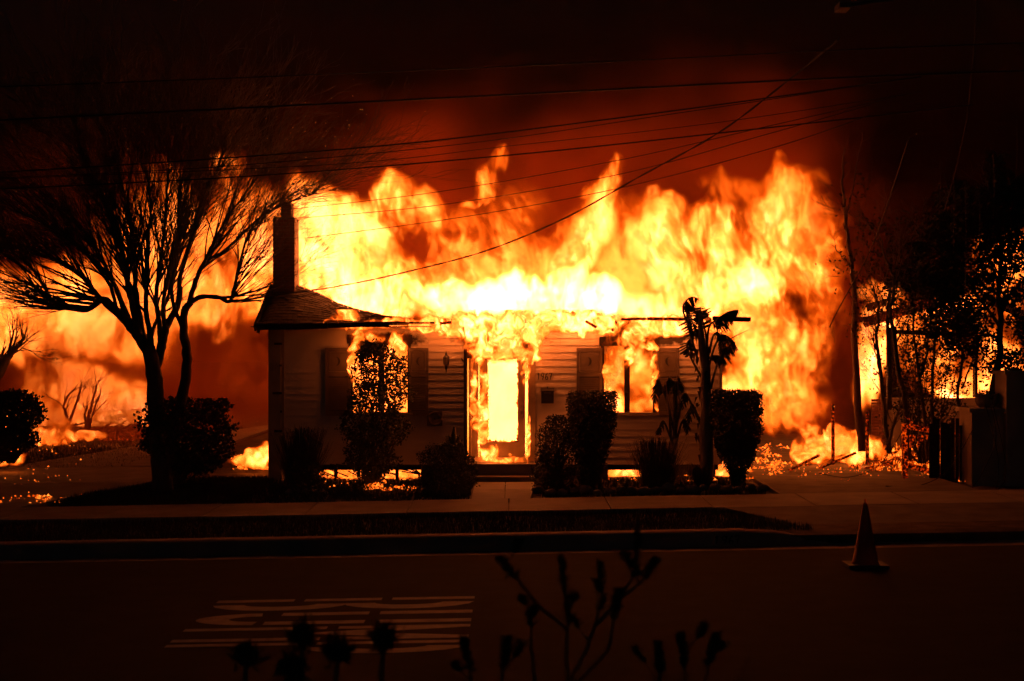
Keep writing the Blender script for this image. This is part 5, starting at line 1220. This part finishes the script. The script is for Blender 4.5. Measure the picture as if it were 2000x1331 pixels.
fire2('corner_fire', CORNF, ((-5.6, -4.5), (27.6, 28.2), (.2, 1.3)), 27.9, .02, 27, .25, 27.9, M_FLAME_FINE, 'small bright flames on the ground by the chimney corner', cells=.2, stretch=1.4, contrast=.9, fil=.8, warp=.06)
BUSHF = [(20,890,30,16,2.5),(0,900,20,10,2),(60,780,8,6,1.2)]
fire2('grass_fire', BUSHF, ((-10.4, -8.6), (27.6, 28.3), (.2, 1.9)), 28.0, .02, 28, .25, 27.95, M_FLAME_FINE, 'small flames in the grass behind the left edge bush', cells=.2, stretch=1.4, contrast=.9, fil=.8, warp=.06)

DEBF = [(70,852,30,22,3.0),(112,842,26,26,2.6),(228,817,34,10,5),(160,852,34,8,2.4),(265,806,14,8,3),(40,870,26,10,2.2)]
fire2('debris_fire', DEBF, ((-13.6, -8.8), (35.4, 36.6), (.2, 2.0)), 36.0, .025, 29, .5, 36.0, M_FLAME_FINE, 'low bright flames along the debris heap in the back yard', cells=.3, stretch=1.3, contrast=1.0, fil=.8, warp=.1)

# ------------------------------------------------------------------ smoke and air
def smoke(name, strokes, box, d, vox, seed, thick, yc, material, label, cells=1.6, warp=.5, contrast=.8, stretch=1.0):
    r = np.random.default_rng(seed); (x0,x1),(y0,y1),(z0,z1) = box
    sh = [max(8,int((b-a)/vox)) for a, b in box]
    H2 = heat_map(strokes, x0, x1, z0, z1, d, sh[0], sh[2], 2.0)
    cl = [(x1-x0)/cells, (y1-y0)/cells, (z1-z0)/(cells*stretch)]
    w1 = fbm(sh, cl, 4, r, .6); w2 = fbm(sh, cl, 4, r, .6); gx, gy, gk = np.meshgrid(*[np.arange(n, dtype=np.float32) for n in sh], indexing='ij')
    H = gather2(H2, gx+w1*warp/vox, gk+w2*warp/vox); det = fbm(sh, [c*1.6 for c in cl], 5, r, .6)
    yy = y0 + gy/(sh[1]-1)*(y1-y0); H = H*sstep(1-np.abs(yy-yc)/thick, 0, .8)*np.exp(contrast*det-.2)
    for ax in range(3):
        n = sh[ax]; e = sstep(np.minimum(np.arange(n), n-1-np.arange(n))/(n*.12), 0, 1).reshape([-1 if i == ax else 1 for i in range(3)]); H = H*e
    return voxel_object(name, np.where(H < .01, 0, H), (x0,y0,z0), (x1,y1,z1), material, label=label, kind='stuff')
M_SMOKE = smoke_volume_mat('smoke', 1.0, (.88,.30,.10))
M_SOOT = smoke_volume_mat('sooty_smoke', 1.0, (.30,.10,.04))
smoke('smoke_plume', [(1100,370,340,120,.40),(800,370,180,100,.24),(1330,320,270,110,.30),(1000,490,400,120,.55),(1200,200,260,80,.07)], ((-6.5,10.5),(30.5,38.5),(2.8,11.0)), 33.0, .16, 31, 3.6, 34.2, M_SMOKE, 'thick smoke glowing orange above the burning roof', cells=2.4, contrast=1.25, warp=.9)
smoke('back_yard_smoke', [(330,720,260,110,.12),(450,780,130,90,.18),(60,720,160,80,.05),(150,880,280,50,.45),(430,870,100,50,.4),(300,420,300,140,.04)], ((-15,-4.9),(26.5,42.5),(.25,8)), 36.0, .2, 32, 8.0, 35.0, M_SMOKE, 'orange lit smoke drifting through the back yard')
smoke('dark_smoke', [(1700,560,40,110,2.2),(1690,680,40,60,2.0),(1640,760,45,50,1.2),(1610,830,60,34,.6),(1780,470,120,110,.3),(1660,380,60,80,.4)], ((5.4,10.2),(27.0,29.4),(.5,6.3)), 28.0, .08, 33, 1.1, 28.2, M_SOOT, 'dark sooty smoke rolling past the bare trunk')
hz = MB().box(-60, 60, -3, 95, -1.2, 24).build('haze', None, kind='stuff', label='thin smoky air over the street')
mh = bpy.data.materials.new('smoky_air'); mh.use_nodes = True; t = mh.node_tree; t.nodes.clear()
out = t.nodes.new('ShaderNodeOutputMaterial'); pv = t.nodes.new('ShaderNodeVolumePrincipled'); pv.inputs['Color'].default_value = (.9,.42,.2,1); pv.inputs['Density'].default_value = .0009
t.links.new(pv.outputs[0], out.inputs['Volume']); hz.data.materials.append(mh)
